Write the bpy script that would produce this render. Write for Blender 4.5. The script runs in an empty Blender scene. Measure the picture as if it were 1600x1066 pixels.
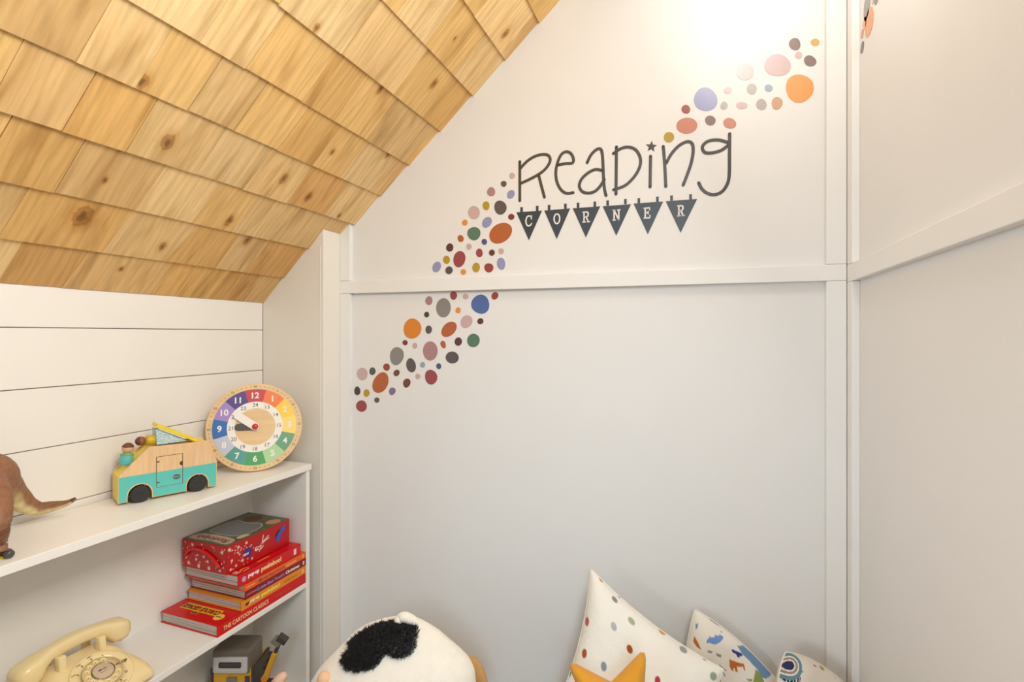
import bpy, bmesh, math, random
from mathutils import Vector, Matrix
from mathutils.bvhtree import BVHTree
random.seed(11)
C = bpy.context.scene.collection
SC = bpy.context.scene

# ---------------------------------------------------------------- camera, light, exposure
F = 800.0; CX = 800.0; CY = 523.5; CZ = 1.25          # focal length and horizon in px of a 1600x1066 frame
PSI = math.atan(293 / F); c_, s_ = math.cos(PSI), math.sin(PSI)
cd = bpy.data.cameras.new('camera'); cam = bpy.data.objects.new('camera', cd); C.objects.link(cam)
cam.location = (0, 0, CZ); cam.rotation_euler = (math.pi / 2, 0, PSI)
cd.sensor_width = 36; cd.lens = 36 * F / 1600; cd.shift_y = -(533 - CY) / 1600; cd.clip_start = .02
SC.camera = cam

world = bpy.data.worlds.new('world'); SC.world = world; world.use_nodes = True
bg = world.node_tree.nodes['Background']; bg.inputs[0].default_value = (.91, .97, 1.0, 1); bg.inputs[1].default_value = .44

def area(name, loc, target, size, energy, col, size_y=None, spread=None, shape='RECTANGLE'):
    l = bpy.data.lights.new(name, 'AREA'); l.shape = shape; l.size = size
    if size_y: l.size_y = size_y
    l.energy = energy; l.color = col
    if spread: l.spread = math.radians(spread)
    o = bpy.data.objects.new(name, l); C.objects.link(o); o.location = loc
    o.rotation_euler = (Vector(target) - Vector(loc)).to_track_quat('-Z', 'Y').to_euler()
    return o
area('window_daylight', (.70, -2.0, 2.25), (-.22, 1.5, .45), .7, 2.5, (.53, .79, 1.0), .8, spread=40)
area('added_side_fill', (-1.0, -1.7, 1.45), (.39, 1.0, 1.1), .7, 1.8, (.76, .89, 1.0), .9, spread=34)  # cool fill added to brighten the right wall, no known window behind it
area('added_room_fill', (.22, .2, 1.95), (-1.45, -.15, 1.15), .5, 21, (1.0, .985, .95), .5)  # unseen fill panel added to lift the shiplap wall and sloped ceiling
pl_ = bpy.data.lights.new('ceiling_globe_light', 'POINT'); pl_.energy = 8.2; pl_.color = (1.0, .97, .92); pl_.shadow_soft_size = .13
po_ = bpy.data.objects.new('ceiling_globe_light', pl_); C.objects.link(po_); po_.location = (.17, 1.04, 2.32)

SC.view_settings.view_transform = 'Standard'; SC.view_settings.look = 'None'
SC.view_settings.exposure = 0.05; SC.view_settings.gamma = 1; SC.view_settings.use_curve_mapping = False

# ---------------------------------------------------------------- helpers: colours, rays, meshes
def srgb(r, g, b):
    f = lambda v: (v / 12.92 if v <= .04045 else ((v + .055) / 1.055) ** 2.4)
    return (f(r / 255), f(g / 255), f(b / 255), 1)

def ray(px, py):
    u = (px - CX) / F
    return Vector((u * c_ - s_, u * s_ + c_, (CY - py) / F))
def onplane(px, py, p, n):
    o = Vector((0, 0, CZ)); d = ray(px, py); n = Vector(n)
    return o + d * ((Vector(p) - o).dot(n) / d.dot(n))
def onX(px, py, X): return onplane(px, py, (X, 0, 0), (1, 0, 0))
def onY(px, py, Y): return onplane(px, py, (0, Y, 0), (0, 1, 0))
def onZ(px, py, Z): return onplane(px, py, (0, 0, Z), (0, 0, 1))
def atdepth(px, py, z): return Vector((0, 0, CZ)) + ray(px, py) * z
def topx(p):
    x = p[0] * c_ + p[1] * s_; z = -p[0] * s_ + p[1] * c_
    return CX + F * x / z, CY - F * (p[2] - CZ) / z

WORLD = {}
def link(name, me, mat, parent=None, M=None, smooth=False):
    """mesh data in the local frame M -> one object (parent objects carry no rotation or scale)"""
    if mat is not None and not me.materials: me.materials.append(mat)
    if smooth:
        for p in me.polygons: p.use_smooth = True
    o = bpy.data.objects.new(name, me); C.objects.link(o)
    M = M or Matrix.Identity(4); WORLD[o] = M.copy()
    if parent is not None:
        o.parent = parent; o.matrix_parent_inverse = Matrix.Identity(4)
        o.matrix_basis = WORLD[parent].inverted() @ M
    else: o.matrix_basis = M
    return o
def mesh(name, V, Fc):
    me = bpy.data.meshes.new(name); me.from_pydata([tuple(v) for v in V], [], [tuple(f) for f in Fc]); me.update()
    return me
def mk(name, g, mat, parent=None, M=None, smooth=False):
    """g=(verts,faces), verts given in frame M (or world): origin moved to the piece's own centre"""
    V = [Vector(v) for v in g[0]]
    lo = Vector([min(v[i] for v in V) for i in range(3)]); hi = Vector([max(v[i] for v in V) for i in range(3)])
    ctr = (lo + hi) / 2
    if parent is None: ctr.z = lo.z
    me = mesh(name, [v - ctr for v in V], g[1])
    bm = bmesh.new(); bm.from_mesh(me); bmesh.ops.recalc_face_normals(bm, faces=bm.faces); bm.to_mesh(me); bm.free()
    return link(name, me, mat, parent, (M or Matrix.Identity(4)) @ Matrix.Translation(ctr), smooth)
def empty(name, loc):
    o = bpy.data.objects.new(name, None); C.objects.link(o); o.empty_display_size = .03
    WORLD[o] = Matrix.Translation(loc); o.matrix_basis = WORLD[o]; return o
def tag(o, label, cat, group=None):
    o['label'] = label; o['category'] = cat
    if group: o['group'] = group
    return o
def struct(o): o['kind'] = 'structure'; return o
def frame(o, x, y, z=None):
    x = Vector(x).normalized(); y = Vector(y); y = (y - x * y.dot(x)).normalized(); z = x.cross(y)
    M = Matrix((x, y, z)).transposed().to_4x4(); M.translation = Vector(o); return M
def join(*gs):
    V = []; Fc = []
    for g in gs:
        n = len(V); V += [tuple(v) for v in g[0]]; Fc += [tuple(i + n for i in f) for f in g[1]]
    return V, Fc
def xf(g, M): return [M @ Vector(v) for v in g[0]], g[1]
def bmout(bm):
    bm.verts.ensure_lookup_table(); bm.verts.index_update()
    r = [v.co.copy() for v in bm.verts], [[v.index for v in f.verts] for f in bm.faces]; bm.free(); return r
def box(x0, x1, y0, y1, z0, z1, bev=0, seg=2):
    bm = bmesh.new(); bmesh.ops.create_cube(bm, size=1)
    for v in bm.verts: v.co = Vector(((x0 + x1) / 2 + v.co.x * (x1 - x0), (y0 + y1) / 2 + v.co.y * (y1 - y0), (z0 + z1) / 2 + v.co.z * (z1 - z0)))
    if bev: bmesh.ops.bevel(bm, geom=bm.edges[:], offset=bev, segments=seg, profile=.5, affect='EDGES')
    return bmout(bm)
def prism(poly, z0, z1, bev=0):
    n = len(poly); bm = bmesh.new()
    a = [bm.verts.new((p[0], p[1], z0)) for p in poly]; b = [bm.verts.new((p[0], p[1], z1)) for p in poly]
    bm.faces.new(a[::-1]); bm.faces.new(b)
    for i in range(n): bm.faces.new((a[i], a[(i + 1) % n], b[(i + 1) % n], b[i]))
    if bev:
        es = [e for e in bm.edges if abs(e.verts[0].co.z - e.verts[1].co.z) < 1e-6]
        bmesh.ops.bevel(bm, geom=es, offset=bev, segments=2, profile=.5, affect='EDGES')
    return bmout(bm)
def lathe(prof, n=32):
    V = []; Fc = []
    for r, z in prof:
        for i in range(n): a = 2 * math.pi * i / n; V.append((r * math.cos(a), r * math.sin(a), z))
    for k in range(len(prof) - 1):
        for i in range(n): j = (i + 1) % n; Fc.append((k * n + i, k * n + j, (k + 1) * n + j, (k + 1) * n + i))
    Fc.append(tuple(range(n))[::-1]); Fc.append(tuple((len(prof) - 1) * n + i for i in range(n)))
    return V, Fc
def cyl(r, z0, z1, n=28, bev=0):
    if bev: return lathe([(r - bev, z0), (r, z0 + bev), (r, z1 - bev), (r - bev, z1)], n)
    return lathe([(r, z0), (r, z1)], n)
def ellipsoid(rx, ry, rz, nu=24, nv=16):
    pr = [(max(1e-4, math.sin(math.pi * k / nv)), -math.cos(math.pi * k / nv)) for k in range(nv + 1)]
    g = lathe(pr, nu); return [(v[0] * rx, v[1] * ry, v[2] * rz) for v in g[0]], g[1]
def spline(pts, k=8, closed=False):
    P = [Vector(p) for p in pts]; n = len(P); out = []
    rng = n if closed else n - 1
    for i in range(rng):
        g = lambda j: P[j % n] if closed else P[min(max(j, 0), n - 1)]
        a, b, c, d = g(i - 1), g(i), g(i + 1), g(i + 2)
        for q in range(k):
            t = q / k
            out.append(.5 * ((2 * b) + (c - a) * t + (2 * a - 5 * b + 4 * c - d) * t * t + (3 * b - a - 3 * c + d) * t ** 3))
    if not closed: out.append(P[-1])
    return out
def tube(path, rad, n=16, squash=None):
    """round (or oval) tube along 3D points with a radius for each; capped"""
    P = [Vector(p) for p in path]; V = []; Fc = []
    up = Vector((0, 0, 1))
    for i, p in enumerate(P):
        t = (P[min(i + 1, len(P) - 1)] - P[max(i - 1, 0)]).normalized()
        x = t.cross(up)
        if x.length < .05: x = t.cross(Vector((0, 1, 0)))
        x.normalize(); y = x.cross(t).normalized()
        r = rad[i] if isinstance(rad, (list, tuple)) else rad
        sq = squash or (1, 1)
        for k in range(n):
            a = 2 * math.pi * k / n; V.append(p + x * (math.cos(a) * r * sq[0]) + y * (math.sin(a) * r * sq[1]))
    for i in range(len(P) - 1):
        for k in range(n): j = (k + 1) % n; Fc.append((i * n + k, i * n + j, (i + 1) * n + j, (i + 1) * n + k))
    Fc.append(tuple(range(n))[::-1]); Fc.append(tuple((len(P) - 1) * n + k for k in range(n)))
    return V, Fc
def ribbon(pts, w, z0=0, z1=.001, k=8, smooth=True):
    """2D stroke of width w with round ends, thickness z0..z1, outline closed into one prism"""
    P = spline([(p[0], p[1], 0) for p in pts], k) if smooth and len(pts) > 2 else [Vector((p[0], p[1], 0)) for p in pts]
    L = []; R = []
    for i, p in enumerate(P):
        t = (P[min(i + 1, len(P) - 1)] - P[max(i - 1, 0)]).normalized(); nrm = Vector((-t.y, t.x, 0)) * (w / 2)
        L.append(p + nrm); R.append(p - nrm)
    V = []; Fc = []
    for z in (z0, z1):
        V += [(q.x, q.y, z) for q in L] + [(q.x, q.y, z) for q in R]
    n = len(P); o = 2 * n
    for i in range(n - 1):
        Fc += [(o + i, o + n + i, o + n + i + 1, o + i + 1), (i, i + 1, n + i + 1, n + i), (i, o + i, o + i + 1, i + 1), (n + i, n + i + 1, o + n + i + 1, o + n + i)]
    g = (V, Fc)
    for e in (P[0], P[-1]):
        d = cyl(w / 2, z0, z1, 12); g = join(g, ([(v[0] + e.x, v[1] + e.y, v[2]) for v in d[0]], d[1]))
    return g
def text(body, size, bold=0.0, shear=0.0):
    cu = bpy.data.curves.new('t', 'FONT'); cu.body = body; cu.size = size; cu.offset = bold; cu.shear = shear
    cu.align_x = 'CENTER'; cu.align_y = 'CENTER'; cu.resolution_u = 3
    o = bpy.data.objects.new('t', cu); C.objects.link(o); bpy.context.view_layer.update()
    me = bpy.data.meshes.new_from_object(o.evaluated_get(bpy.context.evaluated_depsgraph_get()))
    g = [v.co.copy() for v in me.vertices], [tuple(p.vertices) for p in me.polygons]
    bpy.data.objects.remove(o); bpy.data.curves.remove(cu); bpy.data.meshes.remove(me)
    xs = [v.x for v in g[0]]; ys = [v.y for v in g[0]]; m = Vector(((min(xs) + max(xs)) / 2, (min(ys) + max(ys)) / 2, 0))
    return [v - m for v in g[0]], g[1]
def flatmk(name, g, mat, parent, M):      # flat print: no recentring of normals needed
    return mk(name, g, mat, parent, M)

# ---------------------------------------------------------------- materials
def newmat(name):
    m = bpy.data.materials.new(name); m.use_nodes = True; nt = m.node_tree
    return m, nt, nt.nodes['Principled BSDF']
MC = {}
def mat(name, col, rough=.5, noise=.0, nscale=40, bump=0.0, bscale=200, spec=.5, sheen=0, sss=0, coat=0, metal=0):
    if name in MC: return MC[name]
    m, nt, b = newmat(name); N = nt.nodes; L = nt.links
    b.inputs['Roughness'].default_value = rough; b.inputs['Specular IOR Level'].default_value = spec; b.inputs['Metallic'].default_value = metal
    if sheen: b.inputs['Sheen Weight'].default_value = sheen
    if coat: b.inputs['Coat Weight'].default_value = coat; b.inputs['Coat Roughness'].default_value = .15
    tc = N.new('ShaderNodeTexCoord')
    nz = N.new('ShaderNodeTexNoise'); nz.inputs['Scale'].default_value = nscale; nz.inputs['Detail'].default_value = 4
    L.new(tc.outputs['Object'], nz.inputs['Vector'])
    mx = N.new('ShaderNodeMix'); mx.data_type = 'RGBA'; mx.blend_type = 'MULTIPLY'; mx.inputs[6].default_value = col
    mx.inputs[0].default_value = 1
    rp = N.new('ShaderNodeValToRGB'); lo = 1 - noise; hi = 1.0
    rp.color_ramp.elements[0].position = .3; rp.color_ramp.elements[0].color = (lo, lo, lo, 1)
    rp.color_ramp.elements[1].position = .7; rp.color_ramp.elements[1].color = (hi, hi, hi, 1)
    L.new(nz.outputs['Fac'], rp.inputs[0]); L.new(rp.outputs[0], mx.inputs[7]); L.new(mx.outputs[2], b.inputs['Base Color'])
    if bump:
        n2 = N.new('ShaderNodeTexNoise'); n2.inputs['Scale'].default_value = bscale; n2.inputs['Detail'].default_value = 3
        L.new(tc.outputs['Object'], n2.inputs['Vector'])
        bp = N.new('ShaderNodeBump'); bp.inputs['Strength'].default_value = bump; bp.inputs['Distance'].default_value = .002
        L.new(n2.outputs['Fac'], bp.inputs['Height']); L.new(bp.outputs[0], b.inputs['Normal'])
    MC[name] = m; return m
def flat(rgb, rough=.5, **k): return mat('c%03d_%03d_%03d_%d' % (*rgb, int(rough * 100)), srgb(*rgb), rough, **k)

def cedar():
    m, nt, b = newmat('cedar_shingle'); N = nt.nodes; L = nt.links
    oi = N.new('ShaderNodeObjectInfo'); tc = N.new('ShaderNodeTexCoord')
    off = N.new('ShaderNodeVectorMath'); off.operation = 'SCALE'; off.inputs[0].default_value = (37, 53, 11); L.new(oi.outputs['Random'], off.inputs['Scale'])
    ad = N.new('ShaderNodeVectorMath'); ad.operation = 'ADD'; L.new(tc.outputs['Object'], ad.inputs[0]); L.new(off.outputs[0], ad.inputs[1])
    def mapped(sc):
        q = N.new('ShaderNodeMapping'); q.inputs['Scale'].default_value = sc; L.new(ad.outputs[0], q.inputs['Vector']); return q.outputs[0]
    def noise(sc, scale, det=3, dist=0):
        n = N.new('ShaderNodeTexNoise'); n.inputs['Scale'].default_value = scale; n.inputs['Detail'].default_value = det; n.inputs['Distortion'].default_value = dist
        L.new(mapped(sc), n.inputs['Vector']); return n.outputs['Fac']
    def ramp(fac, stops):
        r = N.new('ShaderNodeValToRGB'); e = r.color_ramp.elements
        while len(e) < len(stops): e.new(.5)
        for k, (p, v) in enumerate(stops): e[k].position = p; e[k].color = (*(v if isinstance(v, tuple) else (v, v, v)), 1)
        L.new(fac, r.inputs[0]); return r.outputs[0]
    def mul(a, bb, f=1.0):
        x = N.new('ShaderNodeMix'); x.data_type = 'RGBA'; x.blend_type = 'MULTIPLY'; x.inputs[0].default_value = f
        L.new(a, x.inputs[6]); L.new(bb, x.inputs[7]); return x.outputs[2]
    streak = ramp(noise((1, .05, 1), 130, 4), [(.3, .80), (.7, 1.04)])
    broad = ramp(noise((1, .16, 1), 22, 2, .6), [(.30, (.70, .60, .46)), (.48, (.98, .95, .90)), (.72, (1.08, 1.08, 1.08))])
    wv = N.new('ShaderNodeTexWave'); wv.bands_direction = 'X'; wv.inputs['Scale'].default_value = 15; wv.inputs['Distortion'].default_value = 16
    wv.inputs['Detail'].default_value = 2; wv.inputs['Detail Scale'].default_value = .8; L.new(mapped((1, .10, 1)), wv.inputs['Vector'])
    rings = ramp(wv.outputs['Fac'], [(.0, (.84, .76, .64)), (.35, 1.0), (1, 1.03)])
    col = mul(mul(mul(oi.outputs['Color'], streak, .75), broad, .8), rings, .42)
    ka = N.new('ShaderNodeAttribute'); ka.attribute_type = 'OBJECT'; ka.attribute_name = 'knot'
    sk = N.new('ShaderNodeSeparateXYZ'); L.new(ka.outputs['Vector'], sk.inputs[0])
    so = N.new('ShaderNodeSeparateXYZ'); L.new(tc.outputs['Object'], so.inputs[0])
    def math_(op, a_, b_):
        n = N.new('ShaderNodeMath'); n.operation = op
        for i_, v_ in enumerate((a_, b_)):
            if isinstance(v_, (int, float)): n.inputs[i_].default_value = v_
            elif v_ is not None: L.new(v_, n.inputs[i_])
        return n.outputs[0]
    kx = math_('SUBTRACT', so.outputs[0], sk.outputs[0]); ky = math_('MULTIPLY', math_('SUBTRACT', so.outputs[1], sk.outputs[1]), .62)
    kd = math_('DIVIDE', math_('SQRT', math_('ADD', math_('MULTIPLY', kx, kx), math_('MULTIPLY', ky, ky)), None), sk.outputs[2])
    kd = math_('ADD', kd, math_('MULTIPLY', math_('SUBTRACT', noise((1, .5, 1), 120, 3), .5), .9))
    kn = ramp(math_('MULTIPLY', kd, .3), [(.0, (.16, .09, .05)), (.11, (.26, .15, .08)), (.2, (.60, .44, .28)), (.26, (.50, .36, .22)), (.34, (.88, .78, .64)), (.62, 1.0)])
    col = mul(col, kn, .85)
    L.new(col, b.inputs['Base Color']); b.inputs['Roughness'].default_value = .62; b.inputs['Specular IOR Level'].default_value = .3
    bp = N.new('ShaderNodeBump'); bp.inputs['Strength'].default_value = .25; bp.inputs['Distance'].default_value = .002
    L.new(noise((1, .05, 1), 220, 3), bp.inputs['Height']); L.new(bp.outputs[0], b.inputs['Normal'])
    return m
def woodmat(name, col, sc=(90, 6, 90), amt=.16, rough=.5):
    if name in MC: return MC[name]
    m, nt, b = newmat(name); N = nt.nodes; L = nt.links
    tc = N.new('ShaderNodeTexCoord'); mp = N.new('ShaderNodeMapping'); mp.inputs['Scale'].default_value = sc; L.new(tc.outputs['Object'], mp.inputs['Vector'])
    n = N.new('ShaderNodeTexNoise'); n.inputs['Scale'].default_value = 1; n.inputs['Detail'].default_value = 3; L.new(mp.outputs[0], n.inputs['Vector'])
    r = N.new('ShaderNodeValToRGB'); a = tuple(v * (1 - amt) for v in col[:3])
    r.color_ramp.elements[0].position = .3; r.color_ramp.elements[0].color = (a[0], a[1] * .96, a[2] * .9, 1); r.color_ramp.elements[1].position = .7; r.color_ramp.elements[1].color = col
    L.new(n.outputs['Fac'], r.inputs[0]); L.new(r.outputs[0], b.inputs['Base Color']); b.inputs['Roughness'].default_value = rough; MC[name] = m; return m
def printmat(name, rough=.9, bump=.3, bscale=900):
    m, nt, b = newmat(name); N = nt.nodes; L = nt.links
    at = N.new('ShaderNodeAttribute'); at.attribute_name = 'print'; L.new(at.outputs['Color'], b.inputs['Base Color'])
    b.inputs['Roughness'].default_value = rough; b.inputs['Specular IOR Level'].default_value = .2; b.inputs['Sheen Weight'].default_value = .1
    tc = N.new('ShaderNodeTexCoord'); n2 = N.new('ShaderNodeTexNoise'); n2.inputs['Scale'].default_value = bscale; L.new(tc.outputs['Object'], n2.inputs['Vector'])
    n3 = N.new('ShaderNodeTexNoise'); n3.inputs['Scale'].default_value = 14; n3.inputs['Detail'].default_value = 3; L.new(tc.outputs['Object'], n3.inputs['Vector'])
    bp = N.new('ShaderNodeBump'); bp.inputs['Strength'].default_value = bump; bp.inputs['Distance'].default_value = .001; L.new(n2.outputs['Fac'], bp.inputs['Height'])
    b2 = N.new('ShaderNodeBump'); b2.inputs['Strength'].default_value = .35; b2.inputs['Distance'].default_value = .02; L.new(n3.outputs['Fac'], b2.inputs['Height']); L.new(bp.outputs[0], b2.inputs['Normal'])
    L.new(b2.outputs[0], b.inputs['Normal']); return m
def setprint(o, cols):
    a = o.data.color_attributes.new('print', 'FLOAT_COLOR', 'POINT')
    for i, c in enumerate(cols): a.data[i].color = c

M_WALL = mat('wall_paint', srgb(234, 232, 229), .46, noise=.015, nscale=6, bump=.08, bscale=350)
M_TRIM = mat('trim_paint', srgb(239, 237, 233), .38, noise=.015, nscale=8, bump=.03, bscale=120)
M_LAP = mat('shiplap_paint', srgb(238, 233, 224), .42, noise=.02, nscale=9, bump=.04, bscale=150)
M_SHELF = mat('bookcase_laminate', srgb(243, 239, 231), .4, noise=.03, nscale=12)
M_SHEATH = mat('ceiling_backing', srgb(120, 80, 45), .8, noise=.2)

# ---------------------------------------------------------------- the setting
D1 = 1.4                                   # nook panel
XL = onY(411, 500, D1).x                   # shiplap wall
XN = onY(505, 500, D1).x                   # return of the nook panel
W0 = onX(531, 500, XN)                     # trim face of the far wall starts here
_dx, _dy = 2730 * c_ + F * s_, 2730 * s_ - F * c_; _l = math.hypot(_dx, _dy)
EF = Vector((_dx / _l, _dy / _l, 0)); NF = Vector((EF.y, -EF.x, 0))   # along the far wall; its normal into the room
TT = .018
def onF(px, py, off=0): return onplane(px, py, W0 + NF * off, NF)        # off=0 trim face, -TT wall face
XR = onF(1323.5, 430).x                    # trim face of the right wall
XRW = XR + TT
TH = math.atan(.893); CE = Vector((math.cos(TH), 0, math.sin(TH))); CN = Vector((math.sin(TH), 0, -math.cos(TH)))
C0 = Vector((XL, 0, 1.374))
MF = frame(Vector((W0.x, W0.y, 0)) - NF * TT, EF, (0, 0, 1))    # far wall frame: x along wall, y up, z into the room
MFi = MF.inverted()
def wf(px, py, off=-TT):                   # pixel -> far wall (x,y)
    p = MFi @ onF(px, py, off); return p.x, p.y
UR = (MFi @ Vector((XRW, 1.59, 0))).x + .002
ZTOP = 2.46

struct(mk('floor', box(-2.2, 1.6, -3.0, 2.0, -.1, 0), mat('floor_carpet', srgb(176, 164, 148), .95, noise=.2, nscale=120, bump=.5, bscale=600)))
struct(mk('wall_back', box(-.05, UR + .1, 0, ZTOP, -.08, 0), M_WALL, None, MF))
struct(mk('wall_right', box(XRW, XRW + .08, -.6, 1.75, 0, ZTOP), M_WALL))
# nook panel with its return: an L seen from above
zn = lambda x: 1.374 + .893 * (x - XL) + .012
def nook():
    V = []
    for (x, y) in ((XL, D1), (XN, D1), (XN, 1.6), (XL, 1.6)): V.append((x, y, 0))
    for (x, y) in ((XL, D1), (XN, D1), (XN, 1.6), (XL, 1.6)): V.append((x, y, zn(x)))
    return V, [(0, 1, 2, 3), (4, 5, 6, 7), (0, 1, 5, 4), (1, 2, 6, 5), (2, 3, 7, 6), (3, 0, 4, 7)]
wn = struct(mk('wall_nook', nook(), mat('nook_paint', srgb(236, 230, 219), .6, noise=.03, nscale=5, bump=.05, bscale=260)))
mk('corner_bead', box(XN - .0125, XN - .011, D1 - .0012, D1 + .001, .02, 1.55), M_TRIM, wn)
# shiplap wall: backing plus a board for each course
wl = struct(mk('wall_left', box(XL - .06, XL - .012, -.6, 1.45, 0, 1.36), mat('wall_left_backing', srgb(196, 188, 176), .8)))
gz = [1.374 + .02, 1.267, 1.1255, .9825, .8395, .6965, .5535, .4105, .2675, .1245, -.0185]
for k in range(10):
    z1 = gz[k] - (.0010 if k else 0); z0 = max(gz[k + 1] + .0010, .002)
    mk('board', box(XL - .014, XL, -.6, D1 - .001, z0, z1, .0012, 1), M_LAP, wl)
# trim boards of the far wall and the right wall
RZ0, RZ1 = 1.3955, 1.4395
u_l0 = 0.0; u_l1 = wf(546.5, 600, 0)[0]; u_r0 = wf(1291.5, 600, 0)[0]; u_r1 = wf(1323.5, 600, 0)[0]
def trimboard(i, x0, x1, y0, y1, M=MF, parent=None):
    return struct(mk('trim_%d' % i, box(x0, x1, y0, y1, 0, TT, .0014, 2), M_TRIM, parent, M))
trimboard(1, u_l0, u_r1 - .0006, RZ0, RZ1)
trimboard(2, u_l0 + .0006, u_l1, RZ1 + .0006, ZTOP)
trimboard(3, u_l0 + .0006, u_l1, .0, RZ0 - .0006)
trimboard(4, u_r0, u_r1 - .0006, RZ1 + .0006, ZTOP)
trimboard(5, u_r0, u_r1 - .0006, .0, RZ0 - .0006)
yc = onF(1323.5, 430).y; ys = onX(1331, 500, XR).y
MR = frame((XRW, 0, 0), (0, -1, 0), (0, 0, 1))          # right wall: x towards the camera, y up, z into the room
trimboard(6, -yc - .001, .5, 1.390, 1.4365, MR)
trimboard(7, -yc - .001, -ys, 1.4371, ZTOP, MR)
trimboard(8, -yc - .001, -ys, 0, 1.3894, MR)

# ceiling: backing slab, flat upper part, and every cedar shingle as its own piece
def slab():
    a = C0 - CN * .002 - CE * .02; L = (ZTOP - 1.374) / math.sin(TH) + .04
    V = []
    for d in (0, -.05):
        for (t, y) in ((0, -.6), (L, -.6), (L, 1.75), (0, 1.75)): p = a + CE * t + CN * d; V.append((p.x, y, p.z))
    return V, [(0, 1, 2, 3), (4, 5, 6, 7), (0, 1, 5, 4), (1, 2, 6, 5), (2, 3, 7, 6), (3, 0, 4, 7)]
ceil_ = struct(mk('ceiling', slab(), M_SHEATH))
mk('upper_panel', box(-.3, .6, -.6, 1.8, ZTOP, ZTOP + .05), M_WALL, ceil_)
def cst(px, py, off):
    p = onplane(px, py, C0 + CN * off, CN); return p.y, (p - C0).dot(CE)
J = {1: [(1.5, 434.6, 34.5, 378.3), (102, 442, 136.6, 391.8), (241, 451, 272, 408), (282.6, 456.3, 311, 416.6), (329.8, 460.8, 358.3, 423.3), (377, 464.6, 404, 430.8)],
     2: [(0, 367, 44.3, 293.3), (162, 392.5, 207, 328.8), (260, 407, 311, 353), (338, 416.6, 373.4, 367.8), (386, 422.6, 421.4, 376), (422, 431, 461, 388)],
     3: [(-34, 272, 18, 181), (87, 298.6, 132.8, 219), (213, 327.3, 258.5, 258.8), (299, 349, 345.6, 285.8), (362.8, 361, 404, 304), (421, 377, 465, 324.4)],
     4: [(-18, 166, 36.8, 60.8), (96, 204.8, 150, 111), (196.6, 236.3, 246.5, 153.8), (306.6, 271.3, 352.3, 200.3), (381.6, 294, 424.4, 232.5), (448.8, 316, 488, 259.8), (509.7, 333, 542.6, 285)],
     5: [(119.3, 96, 172.6, 0), (212.4, 135.8, 269.8, 42), (293, 173.3, 347.8, 87.8), (365.9, 203.3, 417.6, 129), (433.8, 233.5, 482.5, 167.8), (489, 257.9, 532.3, 197.8), (533.2, 277.6, 574.5, 223.2), (581, 296.3, 618.6, 247.6)],
     6: [(314, 63.8, 351.6, 1.5), (386, 104.3, 440, 25.5), (473.5, 156, 526.8, 80.3), (522, 187.5, 572.6, 116.3), (574.5, 216.6, 621.3, 151.9), (632, 252, 677, 205)],
     7: [(436, 6.8, 481, -58), (534.3, 84, 593.6, 0), (617.6, 145, 668, 77), (666, 185.6, 711, 127)],
     8: [(619.8, 21, 676, -52), (666, 69, 716, 0), (707.3, 114.8, 758.3, 51)],
     9: [(743.3, 22.5, 800, -45)], 10: []}
BT = {1: [(0, 435.6), (200, 451), (413, 469)], 2: [(0, 371.5), (136.6, 391.8), (200, 400), (311, 416.6), (365, 423.3), (435.6, 434.3)],
      3: [(0, 282.8), (87.8, 300.8), (208, 328), (311, 352.8), (422, 375.3), (480, 388.6)], 4: [(0, 174.8), (132, 218.3), (258.5, 258), (381.6, 294.8), (465.7, 323.5), (552, 348.9)],
      5: [(0, 44.3), (118.6, 96), (212.4, 135.8), (353, 199.5), (425, 231.8), (531, 278.5), (593, 304.2)], 6: [(199.6, 0), (269.8, 41.3), (347.8, 87), (418.4, 128.3), (522, 188.5), (637.3, 256)],
      7: [(425.5, 0), (475, 37.5), (526.8, 79.5), (572.6, 115.6), (630.4, 159), (687, 203.5)], 8: [(596.6, 0), (640, 45), (666, 73.5), (705.8, 115.6), (735.8, 147.4)],
      9: [(723.8, 0), (742.6, 24), (759, 49.5), (786, 90)], 10: [(823.6, 0), (841.6, 30.8)]}
BO, HO = .0095, .0015
tb = {k: sum(cst(x, y, BO)[1] for x, y in BT[k]) / len(BT[k]) for k in BT}
tb[1] = -.004
tb[11] = tb[10] + (tb[10] - tb[9])
# the colour of each shingle along its course, from the eave side of the frame to the wall
PAL = {'p': (240, 208, 154), 'h': (248, 220, 168), 'y': (238, 192, 118), 'o': (230, 176, 98), 'b': (212, 154, 86), 'k': (222, 180, 122), 'g': (230, 194, 138)}
TONE = {1: 'pbkoob' + 'k', 2: 'kogogbb', 3: 'yokpygg', 4: 'ykogpgbp', 5: 'kpygyoypk', 6: 'hpyoygy', 7: 'yhgyo', 8: 'yhyp', 9: 'yp', 10: 'y'}
M_CEDAR = cedar()
KN = [(129, 338, 10), (261, 221, 7), (164, 281, 3), (253, 385, 5), (387, 376, 6), (443, 279, 6), (481, 307, 6), (529, 336, 3.5), (519, 237, 4), (607, 242, 4.5), (595, 140, 5), (493, 41, 4), (678, 131, 6), (789, 52, 6), (221, 126, 6), (710, 60, 2.5), (189, 420, 3), (358, 344, 6)]
KS = [(*cst(x, y, .005), C0 + CE * cst(x, y, .005)[1] + Vector((0, cst(x, y, .005)[0], 0)), r * 1.45 / F) for x, y, r in KN]
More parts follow.
